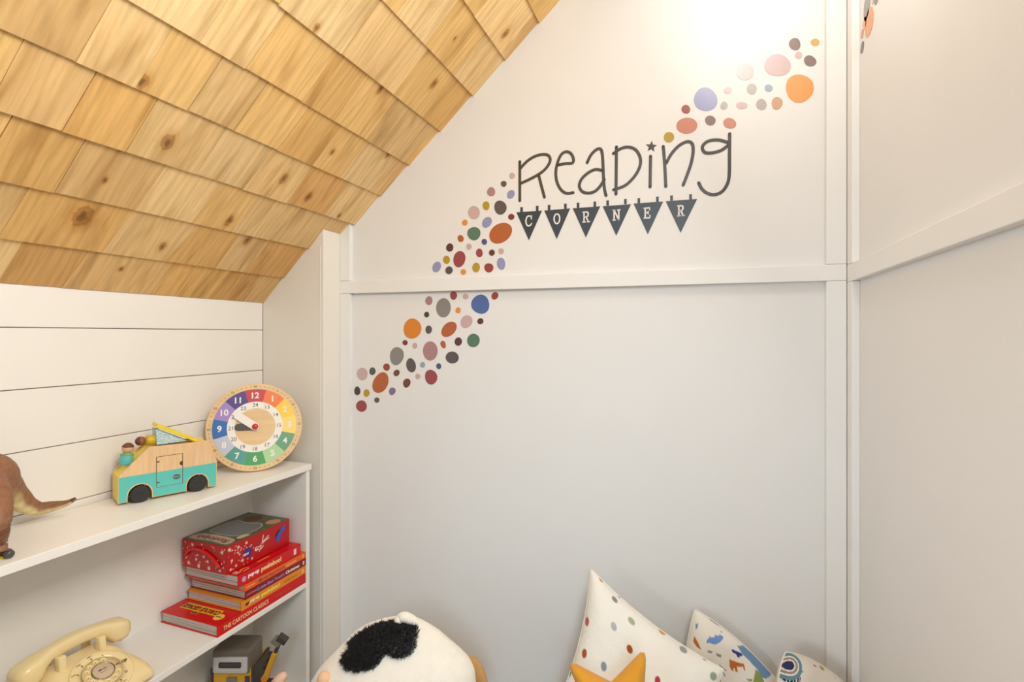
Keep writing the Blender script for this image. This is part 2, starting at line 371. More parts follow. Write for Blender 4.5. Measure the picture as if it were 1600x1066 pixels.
for k in range(1, 11):
    js = []
    for (a, b, c, d) in J[k]:
        s0, t0 = cst(a, b, BO); s1, t1 = cst(c, d, HO); m = (s1 - s0) / max(t1 - t0, .02); js.append((s0, m))
    js.sort()
    # continue the course out of the frame towards the camera
    s = (js[0][0] if js else 1.2); ext = []
    while s > .12: s -= random.uniform(.09, .19); ext.append((s, random.uniform(-.03, .03)))
    tones = [random.choice('pyokgh') for _ in ext[1:]] + list(TONE[k])
    js = ext[::-1] + js
    for i, (s0, m0) in enumerate(js):
        t0 = tb[k] + (random.uniform(-.0016, .0016) if k > 1 else 0); t1 = tb[k + 1] + .03; tl = t1 - t0
        if i + 1 < len(js): s1, m1 = js[i + 1]
        else:
            xm = XL + tb[k] * CE.x
            s1 = D1 if xm + .06 < XN and k <= 3 else 1.60; m1 = 0
            if k == 3: s1 = 1.40
        g0 = random.choice((.0003, .0004, .0006, .0011))
        bo = BO + random.uniform(-.001, .001)
        q = [(s0 + g0, t0, bo), (s1 - g0, t0, bo), (s1 - g0 + m1 * tl, t1, HO), (s0 + g0 + m0 * tl, t1, HO)]
        if k == 3 and i == len(js) - 1: q[1] = (1.50, t0 + .05, bo - .002); 
        V = []
        if k == 3 and i == len(js) - 1:     # last piece of this course runs round the nook corner to the far wall
            tn = (XN - XL) / CE.x
            q = [(s0 + g0, t0, bo), (D1, t0, bo), (D1, tn, bo - .006), (1.60, tn, bo - .006), (1.60, t1, HO), (s0 + g0 + m0 * tl, t1, HO)]
        n = len(q)
        V = [(p[0], p[1], p[2]) for p in q] + [(p[0], p[1], -.002) for p in q]
        Fc = [tuple(range(n)), tuple(range(n, 2 * n))[::-1]] + [(j, (j + 1) % n, n + (j + 1) % n, n + j) for j in range(n)]
        MS = frame(C0, (0, 1, 0), CE); 
        if MS.to_3x3().col[2].dot(CN) < 0: MS = frame(C0, (0, -1, 0), CE); V = [(-a, b, c) for a, b, c in V]
        o = mk('shingle', (V, Fc), M_CEDAR, ceil_, MS)
        tn_ = tones[i] if i < len(tones) else 'y'
        v = random.uniform(.97, 1.03); rgb = [min(255, (q_ * .55 + m_ * .45) * v) for q_, m_ in zip(PAL[tn_], (238, 200, 140))]
        o.color = srgb(*rgb)
        o['knot'] = (9.0, 9.0, .004)
        for (ks, kt, kp, kr) in KS:
            if t0 < kt < t1 - .03 and s0 + m0 * (kt - t0) < ks < s1 + m1 * (kt - t0):
                q_ = WORLD[o].inverted() @ kp; o['knot'] = (q_.x, q_.y, kr)

# ---------------------------------------------------------------- bookcase along the shiplap wall
SX0, SX1, SY0, SY1 = XL + .007, -1.209, .12, 1.3675
ZT, Z2, ZB = .8225, .4365, .085
bc = tag(empty('bookcase', ((SX0 + SX1) / 2, .75, 0)), 'low white laminate bookcase standing along the shiplap wall', 'bookcase')
mk('top_board', box(SX0, SX1, SY0, SY1, ZT - .0195, ZT, .001, 1), M_SHELF, bc)
mk('side_panel', box(SX0, SX1 - .004, SY1 - .0205, SY1 - .005, 0, ZT - .0195, .0008, 1), M_SHELF, bc)
mk('side_panel', box(SX0, SX1 - .004, SY0 + .005, SY0 + .0205, 0, ZT - .0195, .0008, 1), M_SHELF, bc)
mk('shelf_board', box(SX0 + .004, SX1 - .004, SY0 + .0205, SY1 - .0205, Z2 - .0165, Z2, .0008, 1), M_SHELF, bc)
mk('bottom_board', box(SX0 + .004, SX1 - .004, SY0 + .0205, SY1 - .0205, ZB - .0165, ZB, .0008, 1), M_SHELF, bc)
mk('plinth', box(SX1 - .03, SX1 - .015, SY0 + .0205, SY1 - .0205, 0, ZB - .0165), M_SHELF, bc)
mk('back_panel', box(SX0, SX0 + .004, SY0 + .0205, SY1 - .0205, ZB, ZT - .0195), M_SHELF, bc)

# ---------------------------------------------------------------- decals on the far wall
M_INK = mat('decal_charcoal', srgb(62, 56, 50), .36, spec=.9)
M_SLATE = mat('decal_slate', srgb(40, 52, 62), .38, spec=.8)
M_DWHITE = mat('decal_white', srgb(238, 236, 230), .5)
LO, LS = (780, 180), 4.0
def lp(x, y): return wf(LO[0] + x / LS, LO[1] + y / LS)
def onwall(pts): return [lp(*p) for p in pts]
W = .0091
STROKES = {
 'letter_r': [[(129, 291), (129, 535)], [(131, 335), (170, 293), (215, 262), (262, 247), (303, 250), (319, 276), (306, 315), (268, 356), (205, 394), (133, 428)], [(247, 375), (265, 445), (283, 513)]],
 'letter_e': [[(368, 312), (415, 303), (458, 299), (463, 268), (444, 237), (415, 230), (386, 250), (364, 300), (354, 360), (362, 420), (388, 468), (422, 489), (462, 485)]],
 'letter_a': [[(550, 297), (572, 252), (602, 220), (628, 210), (642, 230), (648, 290), (652, 390), (658, 460), (668, 503)], [(645, 347), (602, 340), (555, 362), (514, 402), (501, 445), (520, 478), (556, 488), (596, 478), (630, 446), (657, 402)]],
 'letter_d': [[(733, 199), (730, 494)], [(714, 240), (760, 210), (805, 200), (850, 215), (878, 256), (883, 302), (866, 352), (830, 402), (782, 443), (715, 467)]],
 'letter_i': [[(946, 257), (943, 449)]],
 'letter_n': [[(1025, 196), (1034, 300), (1041, 446)], [(1044, 300), (1078, 240), (1128, 188), (1178, 166), (1207, 182), (1212, 232), (1199, 302), (1176, 370), (1150, 437)]],
 'letter_g': [[(1440, 117), (1439, 250), (1437, 380), (1422, 438), (1390, 480), (1342, 498), (1296, 486), (1265, 459), (1247, 424)], [(1432, 172), (1372, 156), (1312, 161), (1276, 186), (1271, 214), (1290, 235), (1332, 236), (1386, 221), (1432, 188)]]}
ld = tag(empty('lettering_decal', MF @ Vector((*lp(780, 480), 0))), 'charcoal hand-drawn Reading wall lettering above the row of pennants', 'wall decal')
for nm, sts in STROKES.items():
    g = join(*[ribbon(onwall(p), W, .0001 + .0001 * i, .0010 + .0001 * i, 6) for i, p in enumerate(sts)])
    o = mk(nm, g, M_INK, ld, MF)
    if nm == 'letter_i':
        cx, cy = 951, 197; st = []
        for k in range(10):
            r = 37 if k % 2 == 0 else 16; a = math.radians(-90 + 36 * k + 4); st.append(lp(cx + r * math.cos(a), cy + r * math.sin(a)))
        mk('star', prism(st, .0001, .001), M_INK, o, MF)
TRI = [((108, 608), (268, 597), (186, 783)), ((282, 597), (444, 583), (360, 775)), ((460, 583), (632, 570), (542, 765)), ((647, 570), (824, 557), (732, 753)), ((840, 553), (1025, 540), (929, 745)), ((1041, 539), (1237, 524), (1134, 735))]
TAB = [((132, 576), (230, 568)), ((304, 562), (406, 554)), ((485, 548), (590, 541)), ((670, 534), (781, 525)), ((865, 520), (981, 510)), ((1069, 503), (1188, 495))]
GL = {'C': [[(.9, .78), (.75, .95), (.45, 1), (.2, .85), (.08, .5), (.2, .15), (.45, 0), (.75, .06), (.92, .22)], [(.9, 1), (.9, .68)]],
      'O': [[(.5, 1), (.2, .85), (.08, .5), (.2, .15), (.5, 0), (.8, .15), (.92, .5), (.8, .85), (.5, 1)]],
      'R': [[(.2, 0), (.2, 1)], [(.05, 1), (.55, 1), (.78, .92), (.82, .75), (.72, .56), (.5, .5), (.2, .5)], [(.5, .5), (.85, 0)], [(.02, 0), (.38, 0)], [(.72, 0), (1.0, 0)]],
      'N': [[(.15, 0), (.15, 1)], [(.15, 1), (.85, 0)], [(.85, 0), (.85, 1)], [(0, 1), (.25, 1)], [(0, 0), (.32, 0)], [(.68, 1), (1.02, 1)]],
      'E': [[(.18, 0), (.18, 1)], [(.02, 1), (.85, 1), (.85, .8)], [(.18, .52), (.62, .52)], [(.62, .64), (.62, .4)], [(.02, 0), (.88, 0), (.88, .22)]]}
LC = [('C', 185, 662), ('O', 361, 648), ('R', 543, 637), ('N', 733, 625), ('E', 926, 612), ('R', 1135, 598)]
bd = tag(empty('bunting_decal', MF @ Vector((*lp(640, 780), 0))), 'row of six dark slate triangle pennants spelling CORNER on wall', 'wall decal')
for tri, tabs, (ch, lx, ly) in zip(TRI, TAB, LC):
    g = prism(onwall(tri), .0001, .001)
    for (tx, ty) in tabs: g = join(g, prism(onwall([(tx, ty), (tx + 16, ty - 1), (tx + 16, ty + 31), (tx, ty + 32)]), .0001, .001))
    o = mk('pennant', g, M_SLATE, bd, MF)
    wl_, hl = 42, 62; sl = -.075
    gs = []
    for st in GL[ch]:
        pts = [lp(lx + (x - .5) * wl_, ly + (.5 - y) * hl + sl * (x - .5) * wl_) for x, y in st]
        gs.append(ribbon(pts, .0042, .0011, .0016, 4, smooth=(len(st) > 4)))
    mk('letter', join(*gs), M_DWHITE, o, MF)

COL = {'rust orange': (186, 94, 44), 'bright orange': (226, 132, 18), 'light orange': (232, 148, 70), 'grey': (138, 134, 130), 'pale pink': (206, 176, 174), 'mauve': (176, 132, 132),
       'raspberry': (156, 66, 72), 'brick red': (158, 58, 46), 'dark red': (128, 30, 34), 'plum': (88, 46, 48), 'charcoal': (88, 78, 80), 'dark brown': (66, 50, 40), 'chocolate': (112, 58, 36), 'mustard': (186, 152, 28),
       'green': (82, 122, 100), 'olive green': (86, 92, 70), 'blue': (76, 106, 168), 'navy': (70, 82, 122), 'light blue': (150, 166, 194), 'lavender': (150, 152, 192), 'purple': (132, 112, 150), 'taupe': (128, 100, 92), 'salmon': (206, 130, 104), 'tan': (206, 160, 122), 'peach orange': (236, 158, 72), 'silver': (176, 168, 160)}
DOTS = []
def addd(org, sc, rows):
    for (x, y, w, h, rot, cn) in rows: DOTS.append((org[0] + x / sc, org[1] + y / sc, w / sc / 2, h / sc / 2, rot, cn))
addd((540, 440), 4.846, [(631, 146, 54, 68, 0, 'mauve'), (740, 200, 108, 150, 0, 'grey'), (818, 107, 54, 62, 0, 'raspberry'), (909, 113, 42, 44, 0, 'pale pink'), (1022, 172, 138, 144, 0, 'blue'), (1130, 108, 48, 62, 30, 'brick red'),
 (852, 219, 40, 46, 0, 'light orange'), (614, 251, 38, 44, 0, 'dark brown'), (505, 356, 132, 156, 15, 'bright orange'), (630, 365, 50, 62, 0, 'charcoal'), (784, 363, 96, 132, 45, 'rust orange'), (915, 304, 84, 104, 30, 'pale pink'), (1021, 301, 46, 46, 0, 'plum'),
 (451, 463, 40, 40, 0, 'dark red'), (525, 487, 38, 44, 0, 'pale pink'), (739, 477, 38, 60, -20, 'rust orange'), (854, 456, 56, 64, 0, 'plum'), (969, 447, 98, 100, 0, 'green'), (641, 526, 110, 148, 0, 'mauve'), (387, 564, 102, 140, 10, 'grey'), (808, 575, 100, 90, 0, 'charcoal'),
 (496, 634, 72, 108, -8, 'charcoal'), (583, 632, 38, 44, 0, 'light blue'), (706, 641, 38, 44, 0, 'navy'), (311, 648, 52, 54, 0, 'brick red'), (386, 693, 44, 52, 25, 'chocolate'), (547, 719, 38, 44, 0, 'pale pink'), (648, 725, 94, 112, -15, 'raspberry'),
 (127, 700, 82, 94, 0, 'pale pink'), (204, 680, 48, 58, 0, 'charcoal'), (265, 768, 112, 164, 22, 'rust orange'), (464, 769, 56, 68, 20, 'chocolate'), (89, 828, 46, 66, 0, 'dark brown'), (159, 845, 46, 56, 0, 'mustard'), (354, 831, 50, 58, 20, 'purple'), (237, 898, 38, 42, 0, 'olive green'), (121, 943, 82, 86, 0, 'raspberry')])
addd((650, 250), 5.611, [(843, 140, 50, 54, 0, 'pale pink'), (769, 210, 50, 54, 0, 'charcoal'), (659, 280, 72, 80, 0, 'mauve'), (832, 303, 64, 80, 30, 'lavender'), (615, 402, 62, 78, 0, 'mustard'), (741, 419, 110, 122, -20, 'charcoal'), (508, 463, 102, 118, -10, 'pale pink'), (836, 500, 56, 52, 0, 'dark red'),
 (429, 551, 50, 54, 0, 'light orange'), (622, 547, 76, 104, 35, 'lavender'), (508, 646, 114, 118, 0, 'green'), (740, 643, 160, 220, 50, 'rust orange'), (392, 690, 54, 62, -25, 'rust orange'), (599, 718, 48, 54, 0, 'navy'), (465, 761, 48, 54, 0, 'pale pink'), (296, 769, 62, 74, 0, 'plum'), (556, 815, 60, 76, 0, 'raspberry'), (665, 814, 50, 56, 0, 'plum'), (746, 801, 48, 54, 0, 'pale pink'),
 (267, 875, 60, 72, 0, 'mustard'), (382, 870, 108, 140, 12, 'raspberry'), (182, 938, 72, 98, 28, 'lavender'), (290, 969, 64, 70, 0, 'charcoal'), (415, 983, 48, 52, 0, 'light orange'), (528, 943, 68, 84, 12, 'mustard'), (638, 946, 78, 84, -15, 'brick red'), (746, 911, 72, 110, -8, 'lavender')])
addd((1000, 30), 4.0, [(180, 738, 62, 68, 35, 'mustard'), (294, 666, 134, 98, -4, 'salmon'), (287, 563, 56, 54, 0, 'brick red'), (410, 501, 146, 148, 0, 'lavender'), (439, 634, 66, 62, 20, 'taupe'), (561, 652, 84, 64, 20, 'salmon'), (525, 541, 46, 50, 0, 'silver'), (549, 446, 50, 44, 0, 'pale pink'), (658, 331, 108, 108, 40, 'pale pink'), (699, 436, 64, 66, 0, 'silver'), (759, 533, 66, 68, 0, 'silver'),
 (803, 431, 50, 46, 0, 'light blue'), (856, 526, 68, 80, 15, 'tan'), (860, 287, 166, 138, -6, 'pale pink'), (998, 433, 178, 174, 25, 'peach orange'), (968, 156, 74, 76, 0, 'taupe'), (1094, 146, 54, 46, 10, 'peach orange'), (991, 226, 48, 44, 0, 'pale pink'), (1062, 261, 78, 68, 20, 'taupe'), (635, 540, 70, 46, 0, 'pale pink')])
def blob(cx, cy, rx, ry, rot, n=28):
    a0 = random.uniform(0, 6.28); w1 = random.uniform(.02, .06); w2 = random.uniform(.0, .035); out = []
    cr, sr = math.cos(math.radians(rot)), math.sin(math.radians(rot))
    for k in range(n):
        a = 2 * math.pi * k / n; r = 1 + w1 * math.sin(2 * a + a0) * .6 + w2 * math.sin(3 * a + 2 * a0) + w1 * .5 * math.sin(a + a0)
        x, y = rx * r * math.cos(a), ry * r * math.sin(a); out.append((cx + x * cr - y * sr, cy + x * sr + y * cr))
    return out
def dmat(cn): return mat('sticker_' + cn.replace(' ', '_'), srgb(*COL[cn]), .33, noise=.12, nscale=260, spec=.9)
info = []
for (x, y, rx, ry, rot, cn) in DOTS:
    zone = 'low' if y > 450 else ('mid' if x < 815 else 'high')
    r = math.sqrt(rx * ry); info.append([x, y, r, cn, zone, 'tiny' if r < 5.3 else 'small' if r < 7.2 else 'medium' if r < 9.8 else 'large'])
ZT_ = {'low': 'below the rail', 'mid': 'between rail and Reading lettering', 'high': 'above the end of Reading lettering'}
base = ['%s %s dot sticker %s' % (i[5], i[3], ZT_[i[4]]) for i in info]
uniq = [base.count(b) == 1 for b in base]
labels = []
used = set(base)
for k, i in enumerate(info):
    if uniq[k]: labels.append(base[k]); continue
    ref = sorted((j for j in range(len(info)) if j != k and uniq[j] and info[j][4] == i[4]), key=lambda j: math.hypot(info[j][0] - i[0], info[j][1] - i[1]))
    for j in ref:
        dx, dy = i[0] - info[j][0], i[1] - info[j][1]
        rel = ('left of' if dx < 0 else 'right of') if abs(dx) > abs(dy) else ('above' if dy < 0 else 'below')
        t = '%s %s dot sticker %s the %s %s dot %s' % (i[5], i[3], rel, info[j][5], info[j][3], {'low': 'below the rail', 'mid': 'above the rail', 'high': 'near lettering'}[i[4]])
        if t not in used: break
    used.add(t); labels.append(t)
for (x, y, rx, ry, rot, cn), lab in zip(DOTS, labels):
    o = mk('dot_sticker', prism([wf(*p) for p in blob(x, y, rx, ry, rot)], .0001, .0008), dmat(cn), None, MF)
    tag(o, lab, 'wall decal', 'dot stickers scattered over the wall')
MRi = MR.inverted()
def rw(px, py): p = MRi @ onX(px, py, XRW); return p.x, p.y
for (x, y, rx, ry, rot, cn, lab) in [(1355, 8, 4.2, 26, 6, 'grey', 'grey oval dot sticker highest at the corner on the right wall'), (1358.5, 34, 5.6, 25, 8, 'light orange', 'large orange dot sticker near the corner on the right wall'),
        (1351.5, 36, 2.4, 11, 8, 'peach orange', 'thin peach orange dot sticker tucked in the corner of right wall'), (1347.4, 53, 1.7, 8, 8, 'salmon', 'tiny salmon dot sticker beside the corner trim on right wall'),
        (1347.6, 74, 2.2, 10, 8, 'charcoal', 'small charcoal dot sticker lowest of those on the right wall'), (1369, 0, 2.6, 8, 8, 'taupe', 'taupe dot sticker farthest from the corner on right wall'), (1364, 1, 1.5, 6, 8, 'pale pink', 'tiny pale pink dot sticker at the top of right wall')]:
    o = mk('dot_sticker', prism([rw(*p) for p in blob(x, y, rx, ry, rot)], .0001, .0008), dmat(cn), None, MR); tag(o, lab, 'wall decal', 'dot stickers on the right wall')

# ---------------------------------------------------------------- wooden learning clock leaning in the corner
M_BEECH = woodmat('beech', srgb(232, 200, 150), (8, 90, 90), .1)
def clock():
    R = .1375; ang = math.radians(45); tau = math.radians(12)
    e = Vector((math.sin(ang), math.cos(ang), 0)); nh = Vector((e.y, -e.x, 0))
    up = (Vector((0, 0, 1)) * math.cos(tau) - nh * math.sin(tau))
    foot = Vector((-1.300, 1.222, ZT + .0025)); ctr = foot + up * R
    M = frame(ctr, e, up)                                   # z = out of the face
    root = tag(empty('learning_clock', (foot.x, foot.y, ZT)), 'round wooden learning clock with rainbow hour ring leaning in corner', 'clock')
    T = Matrix.Translation
    mk('clock_disc', lathe([(R - .002, -.012), (R, -.010), (R, -.002), (R - .002, 0)], 72), M_BEECH, root, M)
    def ringseg(r0, r1, a0, a1, z, n=8):
        P = [(r1 * math.sin(a0 + (a1 - a0) * k / n), r1 * math.cos(a0 + (a1 - a0) * k / n)) for k in range(n + 1)]
        P += [(r0 * math.sin(a1 + (a0 - a1) * k / n), r0 * math.cos(a1 + (a0 - a1) * k / n)) for k in range(n + 1)]
        return prism(P, .0001, z)
    cols = [(196, 52, 52), (240, 118, 36), (252, 204, 50), (252, 216, 110), (104, 162, 122), (172, 212, 158), (76, 160, 96), (84, 156, 148), (192, 198, 220), (42, 108, 182), (164, 134, 200), (78, 62, 132)]
    whit = mat('clock_white', srgb(240, 236, 228), .45)
    for h in range(12):
        a = math.radians(30 * h); d = math.radians(15)
        mk('hour_segment', ringseg(.575 * R, .865 * R, a - d, a + d, .0007), flat(cols[h], .42), root, M)
    mk('inner_ring', join(*[ringseg(.42 * R, .575 * R, math.radians(30 * h - 15), math.radians(30 * h + 15), .0006) for h in range(12)]), whit, root, M)
    grey = flat((96, 92, 90), .5); bk = flat((70, 60, 50), .6)
    for h in range(12):
        a = math.radians(30 * h); n = 12 if h == 0 else h
        g = text(str(n), .026, .0007); mk('numeral', xf(g, T((.72 * R * math.sin(a), .72 * R * math.cos(a), .0010))), whit, root, M)
        g = text(str(24 if h == 0 else 12 + h), .0165, .0001); mk('numeral', xf(g, T((.5 * R * math.sin(a), .5 * R * math.cos(a), .0009))), grey, root, M)
        g = text(str(60 if h == 0 else 5 * h), .0105, .0); mk('minute_numeral', xf(g, T((.93 * R * math.sin(a), .93 * R * math.cos(a), .0003))), bk, root, M)
    g = None
    for k in range(60):
        if k % 5 == 0: continue
        a = math.radians(6 * k); d = cyl(.0013, 0, .0003, 8); d = xf(d, T((.93 * R * math.sin(a), .93 * R * math.cos(a), .0))); g = d if g is None else join(g, d)
    o = mk('minute_marks', g, bk, root, M)
    def hand(a, L, w, z, m, nm):
        P = []
        for k in range(9): t = math.pi * k / 8; P.append((w / 2 * math.cos(t), L - w / 2 + w / 2 * math.sin(t)))
        for k in range(9): t = math.pi + math.pi * k / 8; P.append((w / 2 * math.cos(t), w / 2 * math.sin(t)))
        mk(nm, xf(prism(P, z, z + .003, .0006), Matrix.Rotation(a, 4, 'Z')), m, root, M)
    hand(math.radians(88), .42 * R, .15 * R, .002, flat((70, 66, 66), .45), 'hour_hand')
    hand(math.radians(53), .52 * R, .17 * R, .0055, whit, 'minute_hand')
    mk('red_knob', lathe([(.009, .0085), (.009, .0115), (.007, .013), (.0001, .0135)], 24), flat((206, 46, 36), .4), root, M, True)
clock()

# ---------------------------------------------------------------- wooden camper van and its peg dolls
M_TEAL = mat('teal_paint', srgb(92, 196, 184), .42, noise=.03); M_YEL = mat('yellow_paint', srgb(238, 214, 44), .42, noise=.04)
M_TIRE = mat('black_wheel', srgb(44, 42, 42), .55, noise=.15, nscale=150)
M_BIRCH = woodmat('birch_ply', srgb(236, 198, 150), (140, 14, 140), .12)
def van():
    a = onZ(218.7, 785.4, ZT); b = onZ(309, 768, ZT); ax = (b - a); ax.z = 0; ax.normalize()
    M = frame(a, ax, (0, 0, 1))                      # x front->rear, y up, z = out towards the room
    Mi = M.inverted(); nrm = M.to_3x3().col[2]
    def vp(x, y): q = Mi @ onplane(170 + x / 7.897, 655 + y / 7.897, a, nrm); return (q.x, q.y)
    Wd = .078
    root = tag(empty('toy_camper_van', a - nrm * Wd / 2), 'wooden toy camper van with teal lower half and yellow pop-up roof', 'toy van')
    x0, yb = vp(110, 1030); x1 = vp(1330, 815)[0]; yb = .0065
    top = vp(480, 350); top2 = vp(1250, 268); nose = vp(112, 722); rw_ = .0215
    wl1 = vp(385, 920)[0]; wl2 = vp(1095, 790)[0]; yc = .0215
    def arch(cx, r): return [(cx - r, yb)] + [(cx + r * math.cos(t), max(yb, yc + r * math.sin(t))) for t in [math.pi - math.pi * k / 14 for k in range(15)]] + [(cx + r, yb)]
    outl = [(x0, yb), (x0, nose[1]), (top[0] + .003, top[1]), (top2[0], top2[1]), (x1 + .001, nose[1] + .002), (x1 + .001, yb)] + arch(wl2, rw_ + .004)[::-1] + arch(wl1, rw_ + .004)[::-1]
    low = [(x0 + .0022, yb + .002), (x0 + .0022, nose[1] - .002), (x1 - .0012, nose[1] - .002), (x1 - .0012, yb + .002)] + arch(wl2, rw_ + .0062)[::-1] + arch(wl1, rw_ + .0062)[::-1]
    low = [(p[0], max(p[1], yb + .002)) for p in low]
    for z0, z1 in ((-.009, 0), (-Wd, -Wd + .009)):
        mk('side_panel', prism(outl, z0, z1, .0008), M_BIRCH, root, M)
    mk('teal_band', prism(low, .0001, .0007), M_TEAL, root, M)
    core = [(x0 + .001, yb + .001), (x0 + .001, nose[1] - .001), (top[0] + .006, top[1] - .004), (top2[0] - .002, top2[1] - .004), (x1 - .001, nose[1]), (x1 - .001, yb + .001), (wl2 + .027, yb + .001), (wl2 + .027, .05), (wl2 - .027, .05), (wl2 - .027, yb + .001), (wl1 + .027, yb + .001), (wl1 + .027, .05), (wl1 - .027, .05), (wl1 - .027, yb + .001)]
    mk('body', prism(core, -Wd + .0091, -.0091), M_YEL, root, M)
    for wx in (wl1, wl2):
        for zz in (-.006, -Wd - .003):
            w = mk('wheel', xf(lathe([(rw_ - .0015, 0), (rw_, .0015), (rw_, .0075), (rw_ - .0015, .009), (.006, .0092), (.005, .0086), (.0001, .0086)], 36), Matrix.Translation((wx, yc, zz))), M_TIRE, root, M)
    # side door with its own frame line, hinges and round badge
    dx0, dx1 = vp(592, 600)[0], vp(905, 600)[0]; dy0 = vp(595, 845)[1] + .001; dy1 = vp(600, 470)[1]
    dk = flat((70, 48, 32), .7)
    mk('door_gap', prism([(dx0 - .001, dy0 - .001), (dx1 + .0016, dy0 - .001), (dx1 + .0016, dy1 + .001), (dx0 - .001, dy1 + .001)], .0002, .0009), dk, root, M)
    notch = [(dx1 - .006 * math.sin(t), (dy0 + dy1) / 2 + .014 + .006 * math.cos(t)) for t in [math.pi * k / 10 for k in range(11)]]
    door = mk('door', prism([(dx0, dy0), (dx1, dy0)] + notch[::-1] + [(dx1, dy1), (dx0, dy1)], .0003, .0016), M_BIRCH, root, M)
    mk('teal_band', prism([(dx0 + .0006, dy0 + .0006), (dx1 - .0006, dy0 + .0006), (dx1 - .0006, nose[1] - .002), (dx0 + .0006, nose[1] - .002)], .0017, .0020), M_TEAL, door, M)
    for hy in (dy0 + .012, dy1 - .012): mk('hinge', box(dx0 - .0005, dx0 + .0055, hy - .0012, hy + .0012, .0016, .0028), dk, door, M)
    el = [(dx1 - .013 + .0085 * math.cos(t), dy0 + .019 + .0068 * math.sin(t)) for t in [2 * math.pi * k / 24 for k in range(24)]]
    bdg = mk('badge', prism(el, .0021, .0024), flat((92, 96, 94), .5), door, M)
    mk('badge_print', xf(text('camper', .0042, .0001), Matrix.Translation((dx1 - .013, dy0 + .019, .0026))), flat((180, 190, 186), .6), bdg, M)
    # pop-up roof: yellow board hinged at the rear, patterned cloth below
    h0 = Vector((*vp(1110, 262), 0)); h1 = Vector((*vp(610, 85), 0)); d = (h1 - h0).normalized(); nn = Vector((-d.y, d.x, 0))
    if nn.y < 0: nn = -nn
    poly = [h0 - nn * .006, h0 + nn * .0015, h1 + nn * .0035, h1 - nn * .0055]
    mk('roof_board', prism([(p.x, p.y) for p in poly], -Wd + .012, -.010, .0006), M_YEL, root, M)
    f0 = Vector((*vp(980, 275), 0)); f1 = Vector((*vp(600, 135), 0)); f2 = Vector((*vp(610, 330), 0))
    m, nt, bs = newmat('tent_cloth'); N = nt.nodes
    tc = N.new('ShaderNodeTexCoord'); wv = N.new('ShaderNodeTexWave'); wv.bands_direction = 'Y'; wv.inputs['Scale'].default_value = 95; wv.inputs['Distortion'].default_value = 6; wv.inputs['Detail Scale'].default_value = 3
    nt.links.new(tc.outputs['Object'], wv.inputs['Vector']); rp = N.new('ShaderNodeValToRGB'); rp.color_ramp.elements[0].position = .2; rp.color_ramp.elements[0].color = srgb(110, 160, 186); rp.color_ramp.elements[1].position = .55; rp.color_ramp.elements[1].color = srgb(222, 234, 224)
    nt.links.new(wv.outputs['Fac'], rp.inputs[0]); nt.links.new(rp.outputs[0], bs.inputs['Base Color']); bs.inputs['Roughness'].default_value = .9
    mk('pop_up_cloth', prism([(f0.x, f0.y), (f1.x, f1.y), (f2.x, f2.y)], -Wd + .016, -.014), m, root, M)
    # peg dolls
    def doll(base, axis, body_c, cap_c, skin_c, hair_c, lab, sc=1.0):
        up = Vector(axis).normalized(); side = up.cross(Vector((.3, .2, .9))).normalized()
        MD = frame(base, side, up.cross(side)) ; MD = frame(base, side, Vector(MD.to_3x3().col[1]))
        if MD.to_3x3().col[2].dot(up) < 0: MD = frame(base, side, -Vector(MD.to_3x3().col[1]))
        r = tag(empty('peg_doll', base), lab, 'toy figure')
        S = lambda pr: [(q[0] * sc, q[1] * sc) for q in pr]
        bo = mk('body', lathe(S([(.0095, 0), (.0105, .002), (.0105, .018), (.009, .021), (.005, .0225)]), 24), body_c, r, MD, True)
        mk('collar', lathe(S([(.0107, .0172), (.0108, .0178), (.0104, .0196), (.0095, .0208), (.0085, .021)]), 24), cap_c, bo, MD, True)
        hd = mk('head', xf(ellipsoid(.0098 * sc, .0098 * sc, .0098 * sc), Matrix.Translation((0, 0, .0305 * sc))), skin_c, r, MD, True)
        mk('hair', lathe([(.0100 * sc * math.cos(t), .0310 * sc + .0100 * sc * math.sin(t)) for t in [math.radians(q) for q in (12, 30, 50, 70, 89)]], 24), hair_c, hd, MD, True)
    b1 = M @ Vector((*vp(238, 585), -.030)); nm = M.to_3x3()
    doll(b1, nm @ Vector((.10, 1, .0)), flat((96, 190, 196), .45), flat((120, 170, 60), .45), flat((222, 170, 126), .5), flat((112, 66, 40), .5), 'peg doll with teal body and brown hair in the van windscreen', 1.34)
    b2 = M @ Vector((*vp(640, 275), -.036))
    doll(b2, nm @ Vector((-1, .03, .0)), flat((214, 182, 34), .45), flat((196, 164, 40), .45), flat((140, 86, 62), .5), flat((104, 62, 46), .5), 'peg doll in mustard yellow lying on the van roof', 1.2)
van()

